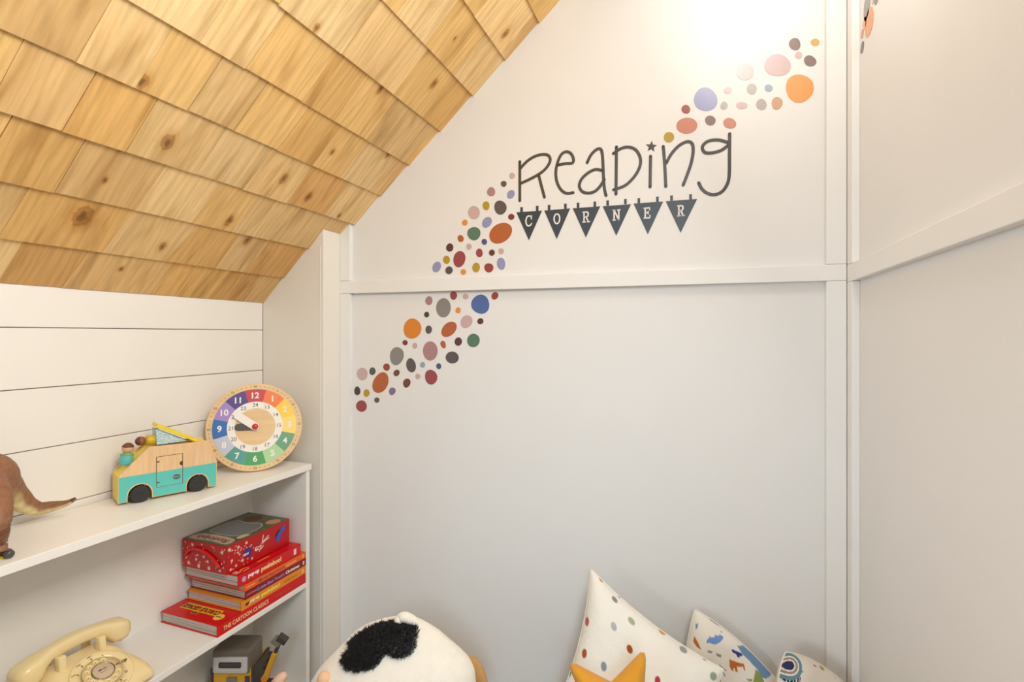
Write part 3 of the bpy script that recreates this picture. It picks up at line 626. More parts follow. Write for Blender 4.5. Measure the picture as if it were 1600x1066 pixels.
# ---------------------------------------------------------------- brown rubber dinosaur at the left end of the top board
def dino():
    m, nt, bs = newmat('dinosaur_rubber'); N = nt.nodes; L = nt.links
    at = N.new('ShaderNodeAttribute'); at.attribute_name = 'print'; tc = N.new('ShaderNodeTexCoord')
    nz = N.new('ShaderNodeTexNoise'); nz.inputs['Scale'].default_value = 90; nz.inputs['Detail'].default_value = 5; L.new(tc.outputs['Object'], nz.inputs['Vector'])
    rp = N.new('ShaderNodeValToRGB'); rp.color_ramp.elements[0].position = .35; rp.color_ramp.elements[0].color = (.7, .66, .62, 1); rp.color_ramp.elements[1].position = .65; rp.color_ramp.elements[1].color = (1, 1, 1, 1); L.new(nz.outputs['Fac'], rp.inputs[0])
    mx = N.new('ShaderNodeMix'); mx.data_type = 'RGBA'; mx.blend_type = 'MULTIPLY'; mx.inputs[0].default_value = .8; L.new(at.outputs['Color'], mx.inputs[6]); L.new(rp.outputs[0], mx.inputs[7]); L.new(mx.outputs[2], bs.inputs['Base Color'])
    bs.inputs['Roughness'].default_value = .55; vo = N.new('ShaderNodeTexVoronoi'); vo.inputs['Scale'].default_value = 260; L.new(tc.outputs['Object'], vo.inputs['Vector'])
    bp = N.new('ShaderNodeBump'); bp.inputs['Strength'].default_value = .4; bp.inputs['Distance'].default_value = .001; L.new(vo.outputs['Distance'], bp.inputs['Height']); L.new(bp.outputs[0], bs.inputs['Normal'])
    root = tag(empty('toy_dinosaur', (-1.30, .55, ZT)), 'brown rubber toy dinosaur with cream-bellied tail at the frame edge', 'toy dinosaur')
    P = lambda x, y, z: atdepth(x, y, z)
    hip = P(-22, 752, 1.03)
    body = [(P(118, 779, 1.17), .003), (P(110, 784, 1.168), .0052), (P(99, 788, 1.165), .0075), (P(80, 792, 1.16), .0115), (P(60, 795, 1.15), .0138), (P(42, 789, 1.13), .017), (P(24, 776, 1.11), .0235), (P(5, 762, 1.08), .034), (P(-18, 752, 1.05), .052)]
    pts = [b[0] for b in body]; rad = [b[1] for b in body]
    h = pts[-1]
    for d, r in (((.0, -.05, .004), .050), ((.008, -.11, .018), .046), ((.012, -.16, .05), .036), ((.014, -.19, .085), .029), ((.014, -.22, .105), .030), ((.014, -.255, .103), .026), ((.014, -.29, .095), .017), ((.014, -.305, .09), .006)):
        pts.append(h + Vector(d)); rad.append(r)
    sp = spline(pts, 6); rs = [rad[min(i // 6, len(rad) - 1)] * (1 - (i % 6) / 6) + rad[min(i // 6 + 1, len(rad) - 1)] * ((i % 6) / 6) for i in range(len(sp))]
    g = tube(sp, rs, 24, (.88, 1.08)); o = mk('body', g, m, root, None, True)
    br, cr, dk = Vector((*srgb(150, 104, 74)[:3], 1)), Vector((*srgb(226, 208, 150)[:3], 1)), Vector((*srgb(70, 56, 50)[:3], 1)); cols = []
    for i, v in enumerate(g[0]):
        k = i // 24; a = 2 * math.pi * (i % 24) / 24; belly = min(1, max(0, (-math.sin(a) + .05) * 2.2)); tail = min(1, max(0, (46 - k) / 12))
        q = br.lerp(cr, belly * tail)
        if k < 5: q = q.lerp(dk, .75)
        cols.append(tuple(q))
    setprint(o, cols)
    def leg(pts, rad, nm='leg'):
        sp = spline(pts, 6); rs = [rad[min(i // 6, len(rad) - 1)] * (1 - (i % 6) / 6) + rad[min(i // 6 + 1, len(rad) - 1)] * ((i % 6) / 6) for i in range(len(sp))]
        l = mk(nm, tube(sp, rs, 18, (1, 1)), m, root, None, True); setprint(l, [tuple(br)] * len(l.data.vertices)); return l
    zf = ZT
    foot = onZ(3, 873, ZT); foot.z = zf + .012
    l = leg([P(-24, 752, 1.0), P(-17, 780, .975), P(-9, 805, .96), P(-3, 830, .955), foot + Vector((-.006, -.002, .022)), foot + Vector((-.002, -.004, 0))], [.030, .034, .027, .017, .0125, .0130])
    cl = flat((74, 68, 66), .4)
    for k in (-1, 0, 1):
        q = foot + Vector((.002 + .002 * k, .008 - .003 * abs(k) , -.002)); q.z = zf + .0085
        q += Vector((.010 * k, 0, 0)); mk('claw', xf(ellipsoid(.0056, .0078, .0076), Matrix.Translation(q)), cl, l, None, True)
    leg([h + Vector((-.035, -.03, .0)), h + Vector((-.045, -.04, -.04)), h + Vector((-.045, -.06, -.075)), Vector((h.x - .045, h.y - .05, zf + .012))], [.030, .030, .017, .013])
    for sx in (-.03, .045): leg([h + Vector((sx, -.13, .005)), h + Vector((sx, -.15, -.02)), h + Vector((sx, -.17, -.02))], [.011, .009, .005], 'arm')
    mk('sole', xf(cyl(.021, 0, .0022, 28, .0008), Matrix.Translation((foot.x - .012, foot.y - .014, ZT + .0001))), flat((226, 204, 52), .5), root, None)
dino()

# ---------------------------------------------------------------- the pile of books and the red gift box on the second board
M_PAGE = mat('book_pages', srgb(206, 200, 186), .9, noise=.25, nscale=400)
def pages_mat():
    m, nt, b = newmat('page_edges'); N = nt.nodes; tc = N.new('ShaderNodeTexCoord'); mp = N.new('ShaderNodeMapping'); mp.inputs['Scale'].default_value = (2, 2, 420)
    n = N.new('ShaderNodeTexNoise'); n.inputs['Scale'].default_value = 1.2; nt.links.new(tc.outputs['Object'], mp.inputs[0]); nt.links.new(mp.outputs[0], n.inputs['Vector'])
    r = N.new('ShaderNodeValToRGB'); r.color_ramp.elements[0].position = .36; r.color_ramp.elements[0].color = srgb(150, 142, 130); r.color_ramp.elements[1].position = .58; r.color_ramp.elements[1].color = srgb(222, 217, 205)
    nt.links.new(n.outputs['Fac'], r.inputs[0]); nt.links.new(r.outputs[0], b.inputs['Base Color']); b.inputs['Roughness'].default_value = .85; return m
M_PAGES = pages_mat()
def book(x0, x1, y0, y1, z0, z1, rgb, lab, texts=(), board=.0024, page_rgb=None, rough=.36):
    cv = flat(rgb, rough, noise=.04)
    r = tag(empty('picture_book', ((x0 + x1) / 2, (y0 + y1) / 2, z0)), lab, 'book', 'books piled on the bookcase shelf')
    mk('cover_board', box(x0, x1, y0, y1, z0, z0 + board, .0006, 1), cv, r)
    mk('cover_board', box(x0, x1, y0, y1, z1 - board, z1, .0006, 1), cv, r)
    sp = mk('spine', box(x1 - .003, x1 + .0012, y0, y1, z0, z1, .0009, 2), cv, r)
    mk('page_block', box(x0 + .004, x1 - .003, y0 + .004, y1 - .004, z0 + board, z1 - board), M_PAGES, r)
    # spine lettering reads towards +y
    MS = frame((x1 + .0015, y0, (z0 + z1) / 2), (0, 1, 0), (0, 0, 1))
    for (body, yy, sz, col, bold, w) in texts:
        g = text(body, sz, bold)
        xs = [v.x for v in g[0]]; k = w / (max(xs) - min(xs)) if w else 1
        g = [Vector((v.x * k, v.y, 0)) for v in g[0]], g[1]
        mk('spine_lettering', xf(g, Matrix.Translation((yy, 0, .0002))), flat(col, .5), sp, MS)
    return r, sp, MS
XS = SX1 - .006; XB = XL + .02; YR = SY1 - .0225
zz = Z2 + .0003
Y5 = 1.018; t5 = .031
b5, sp5, ms5 = book(XB, XS, Y5, YR, zz, zz + t5, (214, 6, 8), 'big red hardback lying at the bottom of the book pile', [('THE CARTOON CLASSICS', .095, .0165, (240, 206, 150), .0004, .155), ('Curious George', .228, .0075, (214, 90, 50), .0001, .06)])
MT = frame(((XB + XS) / 2, Y5, zz + t5 + .0003), (-1, 0, 0), (0, -1, 0))      # cover read from the back of the shelf: x to -X, y to -Y
def cov(par, g, col, M=MT, rough=.35): return mk('cover_print', g, flat(col, rough), par, M)
pl = [(-.062, -.062), (.078, -.062), (.078, -.034), (-.062, -.034)]
cov(b5, prism(pl, 0, .0003), (240, 186, 34))
def bar(par, x0, x1, y0, y1, col, z=.0004, M=MT): return cov(par, prism([(x0, y0), (x1, y0), (x1, y1), (x0, y1)], 0 if z < .0004 else .0001, z), col, M)
cov(b5, xf(text('CURIOUS GEORGE', .0205, .0011), Matrix.Translation((.008, -.047, .0006)) @ Matrix.Diagonal((.78, 1.15, 1, 1))), (126, 20, 26))
bar(b5, -.002, .020, -.032, -.022, (236, 150, 80)); bar(b5, 0, .018, -.0305, -.0235, (112, 60, 40), .0006)
cov(b5, xf(cyl(.0145, 0, .0004, 30), Matrix.Translation((-.074, -.034, 0))), (240, 196, 90))
cov(b5, xf(text('Classics', .0065, .0002), Matrix.Translation((-.074, -.034, .0007))), (70, 40, 24))
bar(b5, .085, .102, -.0185, -.0165, (214, 96, 40))
zz += t5 + .0005; t4 = .0262
b4, sp4, ms4 = book(XB + .004, XS, 1.094, YR, zz, zz + t4, (232, 140, 16), 'mustard orange board book just above the big red hardback', [('pop-up', .045, .013, (244, 238, 220), .0005, .036), ('peekaboo!', .105, .015, (246, 226, 90), .0006, .07), ('Halloween', .185, .0115, (196, 116, 30), .0002, .055)])
mk('cover_print', xf(prism([(.012, -.003), (.016, .004), (.022, .003), (.03, .005), (.026, -.001), (.02, -.004)], 0, .0004), Matrix.Identity(4)), flat((70, 40, 30), .5), sp4, ms4)
mk('cover_print', box(.232, .242, -.007, .006, .0001, .0005), flat((240, 190, 90), .5), sp4, ms4)
zz += t4 + .0004; t3 = .0238
b3, sp3, ms3 = book(XB + .0, XS + .001, 1.108, YR, zz, zz + t3, (136, 4, 26), 'dark maroon picture book in the middle of the book pile', [("Little Blue Truck's", .095, .0115, (176, 136, 200), .0004, .098), ('Christmas', .178, .0125, (246, 232, 214), .0005, .058), ('by Alice Schertle', .020, .0055, (230, 150, 160), .0002, .034)])
mk('cover_print', xf(cyl(.0055, .0001, .0005, 20), Matrix.Translation((.043, 0, 0))), flat((96, 112, 160), .5), sp3, ms3)
mk('cover_print', box(.222, .229, -.006, .006, .0001, .0005), flat((230, 190, 190), .5), sp3, ms3)
zz += t3 + .0004; t2 = .0188
b2, sp2, ms2 = book(XB + .002, XS + .0005, 1.104, YR, zz, zz + t2, (238, 98, 18), 'bright orange picture book above the maroon one in the pile', [("Little Blue Truck's", .105, .0105, (150, 84, 66), .0003, .09), ('Halloween', .176, .0095, (246, 186, 120), .0003, .045), ('by Alice Schertle', .022, .005, (250, 200, 140), .0002, .03)])
mk('cover_print', xf(cyl(.0052, .0001, .0005, 20), Matrix.Translation((.055, 0, 0))), flat((120, 84, 74), .5), sp2, ms2)
mk('cover_print', box(.225, .232, -.006, .006, .0001, .0005), flat((248, 170, 96), .5), sp2, ms2)
zz += t2 + .0004; t1 = .033
b1, sp1, ms1 = book(XB + .002, XS - .004, 1.088, YR - .018, zz, zz + t1, (212, 4, 22), 'red pop-up book directly under the red gift box', [('pop-up', .052, .0145, (250, 240, 232), .0007, .04), ('peekaboo!', .118, .018, (250, 214, 130), .0008, .078)])
mk('cover_print', xf(cyl(.0075, .0001, .0005, 20), Matrix.Translation((.018, 0, 0))), flat((206, 160, 190), .5), sp1, ms1)
mk('cover_print', box(.208, .219, -.009, .009, .0001, .0005), flat((240, 206, 206), .5), sp1, ms1)
MT1 = frame(((XB + XS) / 2, 1.088, zz + t1 + .0003), (0, 1, 0), (-1, 0, 0))
xe = (XB + XS) / 2 - (XS - .004)
bar(b1, .022, .05, xe + .008, xe + .012, (240, 160, 70), .0004, MT1); bar(b1, .022, .05, xe + .022, xe + .026, (240, 160, 70), .0004, MT1)
bar(b1, .022, .026, xe + .008, xe + .026, (240, 160, 70), .0004, MT1); bar(b1, .046, .05, xe + .008, xe + .026, (240, 160, 70), .0004, MT1)
bar(b1, .085, .13, xe + .018, xe + .023, (236, 150, 70), .0004, MT1); bar(b1, .004, .02, xe + .012, xe + .03, (222, 150, 130), .0004, MT1)
zz += t1 + .0014
# gift box
GX0, GX1, GY0, GY1, GZ0, GZ1 = XL + .030, -1.250, 1.076, 1.312, zz, zz + .081
gb = tag(empty('gift_box', ((GX0 + GX1) / 2, (GY0 + GY1) / 2, GZ0)), 'red snowflake gift box with carry handle on top of the book pile', 'box')
M_GRED = mat('gift_box_red', srgb(182, 3, 9), .36, noise=.05)
body = mk('carton', box(GX0, GX1, GY0, GY1, GZ0, GZ1, .0012, 2), M_GRED, gb)
wht = flat((236, 196, 178), .5)
ME = frame(((GX0 + GX1) / 2, GY0 - .0003, (GZ0 + GZ1) / 2), (1, 0, 0), (0, 0, 1)); MSd = frame((GX1 + .0003, (GY0 + GY1) / 2, (GZ0 + GZ1) / 2), (0, 1, 0), (0, 0, 1))
def flake(x, y, r, six):
    if not six: return xf(cyl(r, 0, .0003, 10), Matrix.Translation((x, y, 0)))
    P = []
    for k in range(12): a = math.pi * k / 6; q = r if k % 2 == 0 else r * .5; P.append((x + q * math.cos(a), y + q * math.sin(a)))
    return prism(P, 0, .0003)
rr = random.Random(5); gs = []
hw = (GX1 - GX0) / 2 - .004
for k in range(46):
    x, y = rr.uniform(-hw, hw), rr.uniform(-.034, .034)
    if k < 12: x, y = [(-.06, -.026), (-.02, -.03), (.02, -.03), (.062, -.031), (.035, -.004), (.0, .0), (.07, .022), (-.03, -.012), (.05, -.02), (-.068, .0), (.015, -.012), (-.045, .028)][k]
    gs.append(flake(x, y, rr.uniform(.005, .0075) if k < 12 else rr.uniform(.0011, .0028), k < 12))
mk('snowflake_print', join(*gs), wht, body, ME)
gs = []
for k, (x, y) in enumerate([(-.108, .028), (-.100, -.006), (-.078, .024), (-.086, -.026), (-.064, -.020), (-.050, .026), (-.104, -.030), (-.030, -.028), (-.074, .002)]): gs.append(flake(x, y, (.0068, .0052, .006, .005, .0058, .0056, .005, .0048, .0042)[k], True))
for k in range(30): gs.append(flake(rr.uniform(-.114, -.02), rr.uniform(-.034, .034), rr.uniform(.0011, .0024), False))
mk('snowflake_print', join(*gs), wht, body, MSd)
hp = [(-.066, -.002), (-.055, .012), (-.03, .020), (.0, .018), (.03, .007), (.056, -.012), (.064, -.020)]
mk('carry_handle', tube([ME @ Vector((p[0], p[1], .0035)) for p in spline([(q[0], q[1], 0) for q in hp], 5)], .0042, 10, (1, 1)), flat((214, 14, 24), .3), gb, None, True)
mk('logo_print', xf(cyl(.0145, 0, .0004, 26), Matrix.Translation((-.045, -.004, .0002))), flat((70, 40, 130), .45), body, MSd)
mk('logo_print', xf(text('NEW', .009, .0004), Matrix.Translation((-.052, -.007, .0008))), flat((240, 226, 220), .5), body, MSd)
mk('logo_print', join(*[ribbon(p, .0028, .0002, .0006, 4) for p in ([(-.004, -.018), (.006, .003), (.012, .026)], [(-.016, -.004), (.0, -.002), (.016, .006), (.034, .010)], [(-.012, -.010), (.002, -.012), (.012, -.006)], [(.004, .004), (.02, .012), (.032, .018)])] + [xf(cyl(.0065, .0002, .0006, 16), Matrix.Translation((-.014, -.006, 0)))]), flat((244, 214, 200), .5), body, MSd)
mk('logo_print', prism([(.062, -.012), (.07, -.018), (.078, -.012), (.08, .004), (.098, .014), (.1, .028), (.088, .026), (.072, .012), (.064, .002)], .0002, .0006), flat((40, 90, 190), .4), body, MSd)
mk('logo_print', prism([(.060, -.002), (.066, .004), (.08, .018), (.074, .022), (.062, .012)], .0002, .0005), flat((30, 24, 40), .4), body, MSd)
# printed lid: green and cream with a plain window film
MTp = frame(((GX0 + GX1) / 2, (GY0 + GY1) / 2, GZ1 + .0002), (-1, 0, 0), (0, -1, 0))
lid = mk('lid_print', prism([(-.087, -.117), (.087, -.117), (.087, .117), (-.087, .117)], 0, .0004), mat('lid_green', srgb(92, 104, 70), .35, noise=.45, nscale=60), body, MTp)
mk('lid_banner', prism(spline([(-.07, .075, 0), (-.03, .066, 0), (.03, .066, 0), (.07, .074, 0), (.074, .108, 0), (.0, .104, 0), (-.072, .108, 0)], 4, True), .0005, .0008), flat((190, 164, 136), .5), lid, MTp)
mk('lid_lettering', xf(text('Rudolph', .036, .0012), Matrix.Translation((0, .088, .0010)) @ Matrix.Diagonal((1, .8, 1, 1))), flat((134, 56, 48), .5), lid, MTp)
win = [(-.055, .05), (-.03, .058), (.03, .058), (.062, .045), (.066, -.02), (.05, -.045), (.01, -.04), (-.03, -.052), (-.06, -.03), (-.066, .02)]
mk('window_film', prism([(p.x, p.y) for p in spline([(q[0], q[1], 0) for q in win], 4, True)], .0006, .0009), mat('window_film', srgb(118, 116, 118), .12), lid, MTp)
mk('window_outline', ribbon(win + [win[0]], .0022, .0009, .0011, 4), flat((206, 188, 150), .5), lid, MTp)
mk('lid_patch', prism([(p.x, p.y) for p in spline([(.0, -.06, 0), (.03, -.05, 0), (.05, -.07, 0), (.03, -.1, 0), (.0, -.095, 0)], 4, True)], .0006, .0009), flat((104, 60, 40), .5), lid, MTp)
mk('lid_patch', prism([(p.x, p.y) for p in spline([(-.075, -.06, 0), (-.05, -.055, 0), (-.04, -.08, 0), (-.06, -.1, 0), (-.08, -.085, 0)], 4, True)], .0006, .0009), flat((200, 140, 90), .5), lid, MTp)
mk('lid_patch', prism([(p.x, p.y) for p in spline([(-.08, .03, 0), (-.064, .034, 0), (-.06, .06, 0), (-.075, .064, 0)], 4, True)], .0010, .0012), flat((206, 184, 140), .5), lid, MTp)

# ---------------------------------------------------------------- cream rotary telephone on the second board
M_CREAM = mat('phone_plastic', srgb(242, 218, 162), .25, noise=.02, spec=.5)
def phone():
    O = Vector((-1.292, .755, Z2 + .0008)); M = frame(O, (0, 1, 0), (-1, 0, 0))
    root = tag(empty('rotary_telephone', O), 'vintage cream rotary dial telephone with handset on second shelf', 'telephone')
    bm = bmesh.new()
    sec = [(0, .100, -.084, .082), (.026, .100, -.084, .082)]
    ring = lambda z, w, y0, y1, zb=None: [bm.verts.new(v) for v in ((-w, y0, z), (w, y0, z), (w, y1, zb if zb is not None else z), (-w, y1, zb if zb is not None else z))]
    a = ring(0, .096, -.084, .070); b = ring(.028, .096, -.085, .071, .034); c = ring(.078, .062, .012, .074, .078)
    for p, q in ((a, b), (b, c)):
        for i in range(4): bm.faces.new((p[i], p[(i + 1) % 4], q[(i + 1) % 4], q[i]))
    bm.faces.new(a[::-1]); bm.faces.new(c)
    bmesh.ops.bevel(bm, geom=bm.edges[:], offset=.018, segments=6, profile=.5, affect='EDGES', clamp_overlap=True)
    mk('body', bmout(bm), M_CREAM, root, M, True)
    # dial on the sloping front
    sl = math.atan2(.050, .097); yv = Vector((0, math.cos(sl), math.sin(sl))); dc = Vector((.006, -.036, .0545))
    MDl = M @ frame(dc, (1, 0, 0), yv); blk = flat((60, 52, 44), .5)
    T = Matrix.Translation
    dp = mk('dial_plate', lathe([(.0585, 0), (.0585, .0022), (.057, .003), (.040, .0034), (.0395, .001), (.0001, .001)], 56), M_CREAM, root, MDl, True)
    # clear finger wheel with ten holes
    bm = bmesh.new(); R = .0375
    clear = mat('dial_wheel', srgb(228, 202, 148), .15, coat=.4)
    fw = lathe([(.019, .004), (.0375, .004), (.0375, .0066), (.019, .0066)], 48); mk('finger_wheel', (fw[0], fw[1][:-2]), clear, dp, MDl, True)
    for k in range(10):
        an = math.radians(62 + 28.5 * k); p = (.0285 * math.cos(an), .0285 * math.sin(an), .0067)
        mk('finger_hole', xf(lathe([(.0062, .0), (.0062, .0006), (.0052, .0007), (.0051, .0001)], 20), T(p)), flat((244, 216, 152), .3), dp, MDl, True)
        mk('hole_dot', xf(cyl(.0009, .0002, .0008, 8), T(p)), blk, dp, MDl)
    mk('center_card', lathe([(.0205, .004), (.0205, .0078), (.0195, .0084), (.0001, .0084)], 40), mat('dial_card', srgb(206, 184, 154), .2, noise=.05), dp, MDl, True)
    rim = lathe([(.0198, .0072), (.0218, .0072), (.0218, .009), (.0198, .009), (.0198, .0072)], 40)
    mk('card_rim', (rim[0], rim[1][:-2]), mat('chrome', srgb(170, 160, 146), .2, metal=1), dp, MDl, True)
    mk('card_print', join(xf(box(-.0045, .0025, .003, .0056, .0085, .0089), T((-.003, 0, 0))), box(.002, .0082, .0034, .005, .0085, .0089), box(-.008, .006, -.003, -.0025, .0085, .0088)), blk, dp, MDl)
    names = ['1', 'ABC\n2', 'DEF\n3', 'GHI\n4', 'JKL\n5', 'MNO\n6', 'PRS\n7', 'TUV\n8', 'WXY\n9', 'O']
    for k, s in enumerate(names):
        an = math.radians(62 + 28.5 * k); L = s.split('\n')
        mk('dial_numeral', xf(text(L[-1], .0072, .0002), T((.0440 * math.cos(an), .0440 * math.sin(an), .0042))), blk, dp, MDl)
        if len(L) > 1: mk('dial_letters', xf(text(L[0], .0056, .0), T((.0515 * math.cos(an), .0515 * math.sin(an), .0040))), blk, dp, MDl)
    an = math.radians(-6)
    mk('finger_stop', tube([MDl @ Vector((r * math.cos(an), r * math.sin(an), z)) for r, z in ((.046, .003), (.045, .010), (.040, .011), (.024, .0095))], [.0016, .0022, .0018, .0012], 10), MC['chrome'], dp, None, True)
    # cradle prongs and handset
    for x in (-.040, .040):
        mk('cradle_prong', xf(box(-.0075, .0075, -.009, .009, 0, .045, .003, 2), T((x, .022, .062)) @ Matrix.Rotation(math.radians(-6), 4, 'X')), M_CREAM, root, M, True)
        mk('cradle_prong', xf(box(-.0075, .0075, -.007, .007, 0, .040, .003, 2), T((x, .079, .060))), M_CREAM, root, M, True)
    V = []; Fc = []; n = 24
    st = [(-.1145, .086, .098, .010), (-.112, .074, .106, .020), (-.104, .066, .113, .0265), (-.090, .064, .118, .0285), (-.074, .068, .121, .027), (-.062, .084, .1235, .021), (-.050, .097, .126, .0175), (-.02, .101, .130, .0165)]
    st = st + [(0, .102, .131, .0165)] + [(-x, a, b, w) for x, a, b, w in st[::-1]]
    for x, z0, z1, w in st:
        for k in range(n):
            a = 2 * math.pi * k / n; ca, sa = math.cos(a), math.sin(a); e = .62
            V.append((x, .052 + w * math.copysign(abs(ca) ** e, ca), (z0 + z1) / 2 + (z1 - z0) / 2 * math.copysign(abs(sa) ** e, sa)))
    for i in range(len(st) - 1):
        for k in range(n): j = (k + 1) % n; Fc.append((i * n + k, i * n + j, (i + 1) * n + j, (i + 1) * n + k))
    Fc += [tuple(range(n))[::-1], tuple((len(st) - 1) * n + k for k in range(n))]
    hs = tag(mk('telephone_handset', (V, Fc), M_CREAM, None, M, True), 'cream telephone handset resting across the phone cradle', 'handset')
    hs.data.materials[0] = M_CREAM
    # coiled cord from the left end of the handset
    pts = []
    for k in range(220):
        t = k / 219; a = t * 2 * math.pi * 26; cx = Vector((-.118 - .03 * math.sin(t * 3), .03 - .09 * t, .075 - .066 * t + .0 * t)); pts.append(M @ (cx + Vector((.0045 * math.cos(a), 0, .0045 * math.sin(a)))))
    mk('coiled_cord', tube(pts, .0017, 6), M_CREAM, root, None, True)
phone()
# sliver of a standing board book left of the telephone
q = onX(2, 1040, -1.30)
bk_ = tag(mk('board_book', box(-1.345, -1.255, q.y - .09, q.y - .028, Z2 + .0008, Z2 + .175, .0012, 2), flat((86, 98, 124), .4)), 'grey blue board book with white edge left of the telephone', 'book')
mk('white_edge', box(-1.346, -1.254, q.y - .0282, q.y - .0258, Z2 + .002, Z2 + .176, .0008, 1), flat((232, 228, 222), .5), bk_)

# ---------------------------------------------------------------- yellow toy machine on the bottom board (plain stand-in)
def machine():
    cz = 1.585; p = atdepth(377, 1030, cz); O = Vector((p.x, p.y, ZB))
    M = frame(O, (c_, s_, 0), (-s_, c_, 0)); root = tag(empty('toy_loader_machine', O), 'yellow and grey toy machine with one raised arm on bottom shelf', 'toy machine')
    yl = mat('toy_yellow', srgb(214, 158, 22), .4, noise=.12, nscale=70); dk = flat((58, 52, 48), .5); gr = flat((120, 112, 102), .45); lt = flat((196, 192, 190), .4)
    bx = lambda n, a, m, b=.002, par=root: mk(n, box(*a, b, 2), m, par, M)
    for s in (-1, 1):
        bx('track', (s * .072 - .018, s * .072 + .018, -.05, .05, .001, .075), dk, .012)
    body = bx('body', (-.058, .060, -.05, .05, .035, .165), yl)
    bx('side_frame', (.057, .064, -.053, .052, .04, .168), dk, .001, body); bx('side_frame', (-.064, -.057, -.053, .052, .04, .165), dk, .001, body)
    bx('front_hatch', (-.016, .014, -.054, -.05, .09, .140), gr, .001, body); bx('front_panel', (.034, .054, -.053, -.05, .098, .112), dk, .001, body)
    bx('front_panel', (-.054, -.03, -.053, -.05, .10, .122), dk, .001, body); bx('front_vent', (.038, .052, -.053, -.05, .118, .142), dk, .001, body)
    hd = bx('hood', (-.060, .054, -.055, .03, .150, .222), flat((108, 98, 84), .5), .008)
    bx('hood_panel', (-.054, .048, -.0575, -.054, .156, .203), lt, .004, hd); bx('hood_slot', (-.036, .030, -.0595, -.057, .172, .188), dk, .003, hd)
    def seg(a, b, w, d, m, nm, par=root):
        a = Vector(a); b = Vector(b); x = (b - a).normalized(); MM = M @ frame(a, x, Vector((0, 1, 0)))
        return mk(nm, box(0, (b - a).length, -d, d, -w, w, .002, 2), m, par, MM)
    arm = seg((.088, -.03, .120), (.122, -.035, .205), .0075, .010, yl, 'raised_arm')
    mk('arm_joint', xf(cyl(.010, -.011, .011, 20), Matrix.Translation((.090, -.03, .126)) @ Matrix.Rotation(math.pi / 2, 4, 'X')), flat((206, 130, 30), .4), arm, M)
    for k in range(3): t = .3 + .28 * k; q = Vector((.088, -.032, .120)).lerp(Vector((.122, -.037, .205)), t) + Vector((-.011, 0, .004)); mk('stripe', xf(box(-.004, .004, -.009, .009, -.006, .006, .001, 1), Matrix.Translation(q)), dk, arm, M)
    seg((.122, -.035, .203), (.134, -.035, .232), .005, .006, dk, 'wrist')
    gp = seg((.116, -.035, .246), (.138, -.035, .230), .010, .010, gr, 'gripper')
    seg((.131, -.035, .253), (.156, -.035, .236), .009, .011, dk, 'gripper_finger', gp)
    seg((-.066, 0, .11), (-.086, -.012, .098), .009, .011, yl, 'lower_arm')
    seg((-.086, -.012, .10), (-.086, -.018, .06), .009, .011, yl, 'lower_arm')
machine()

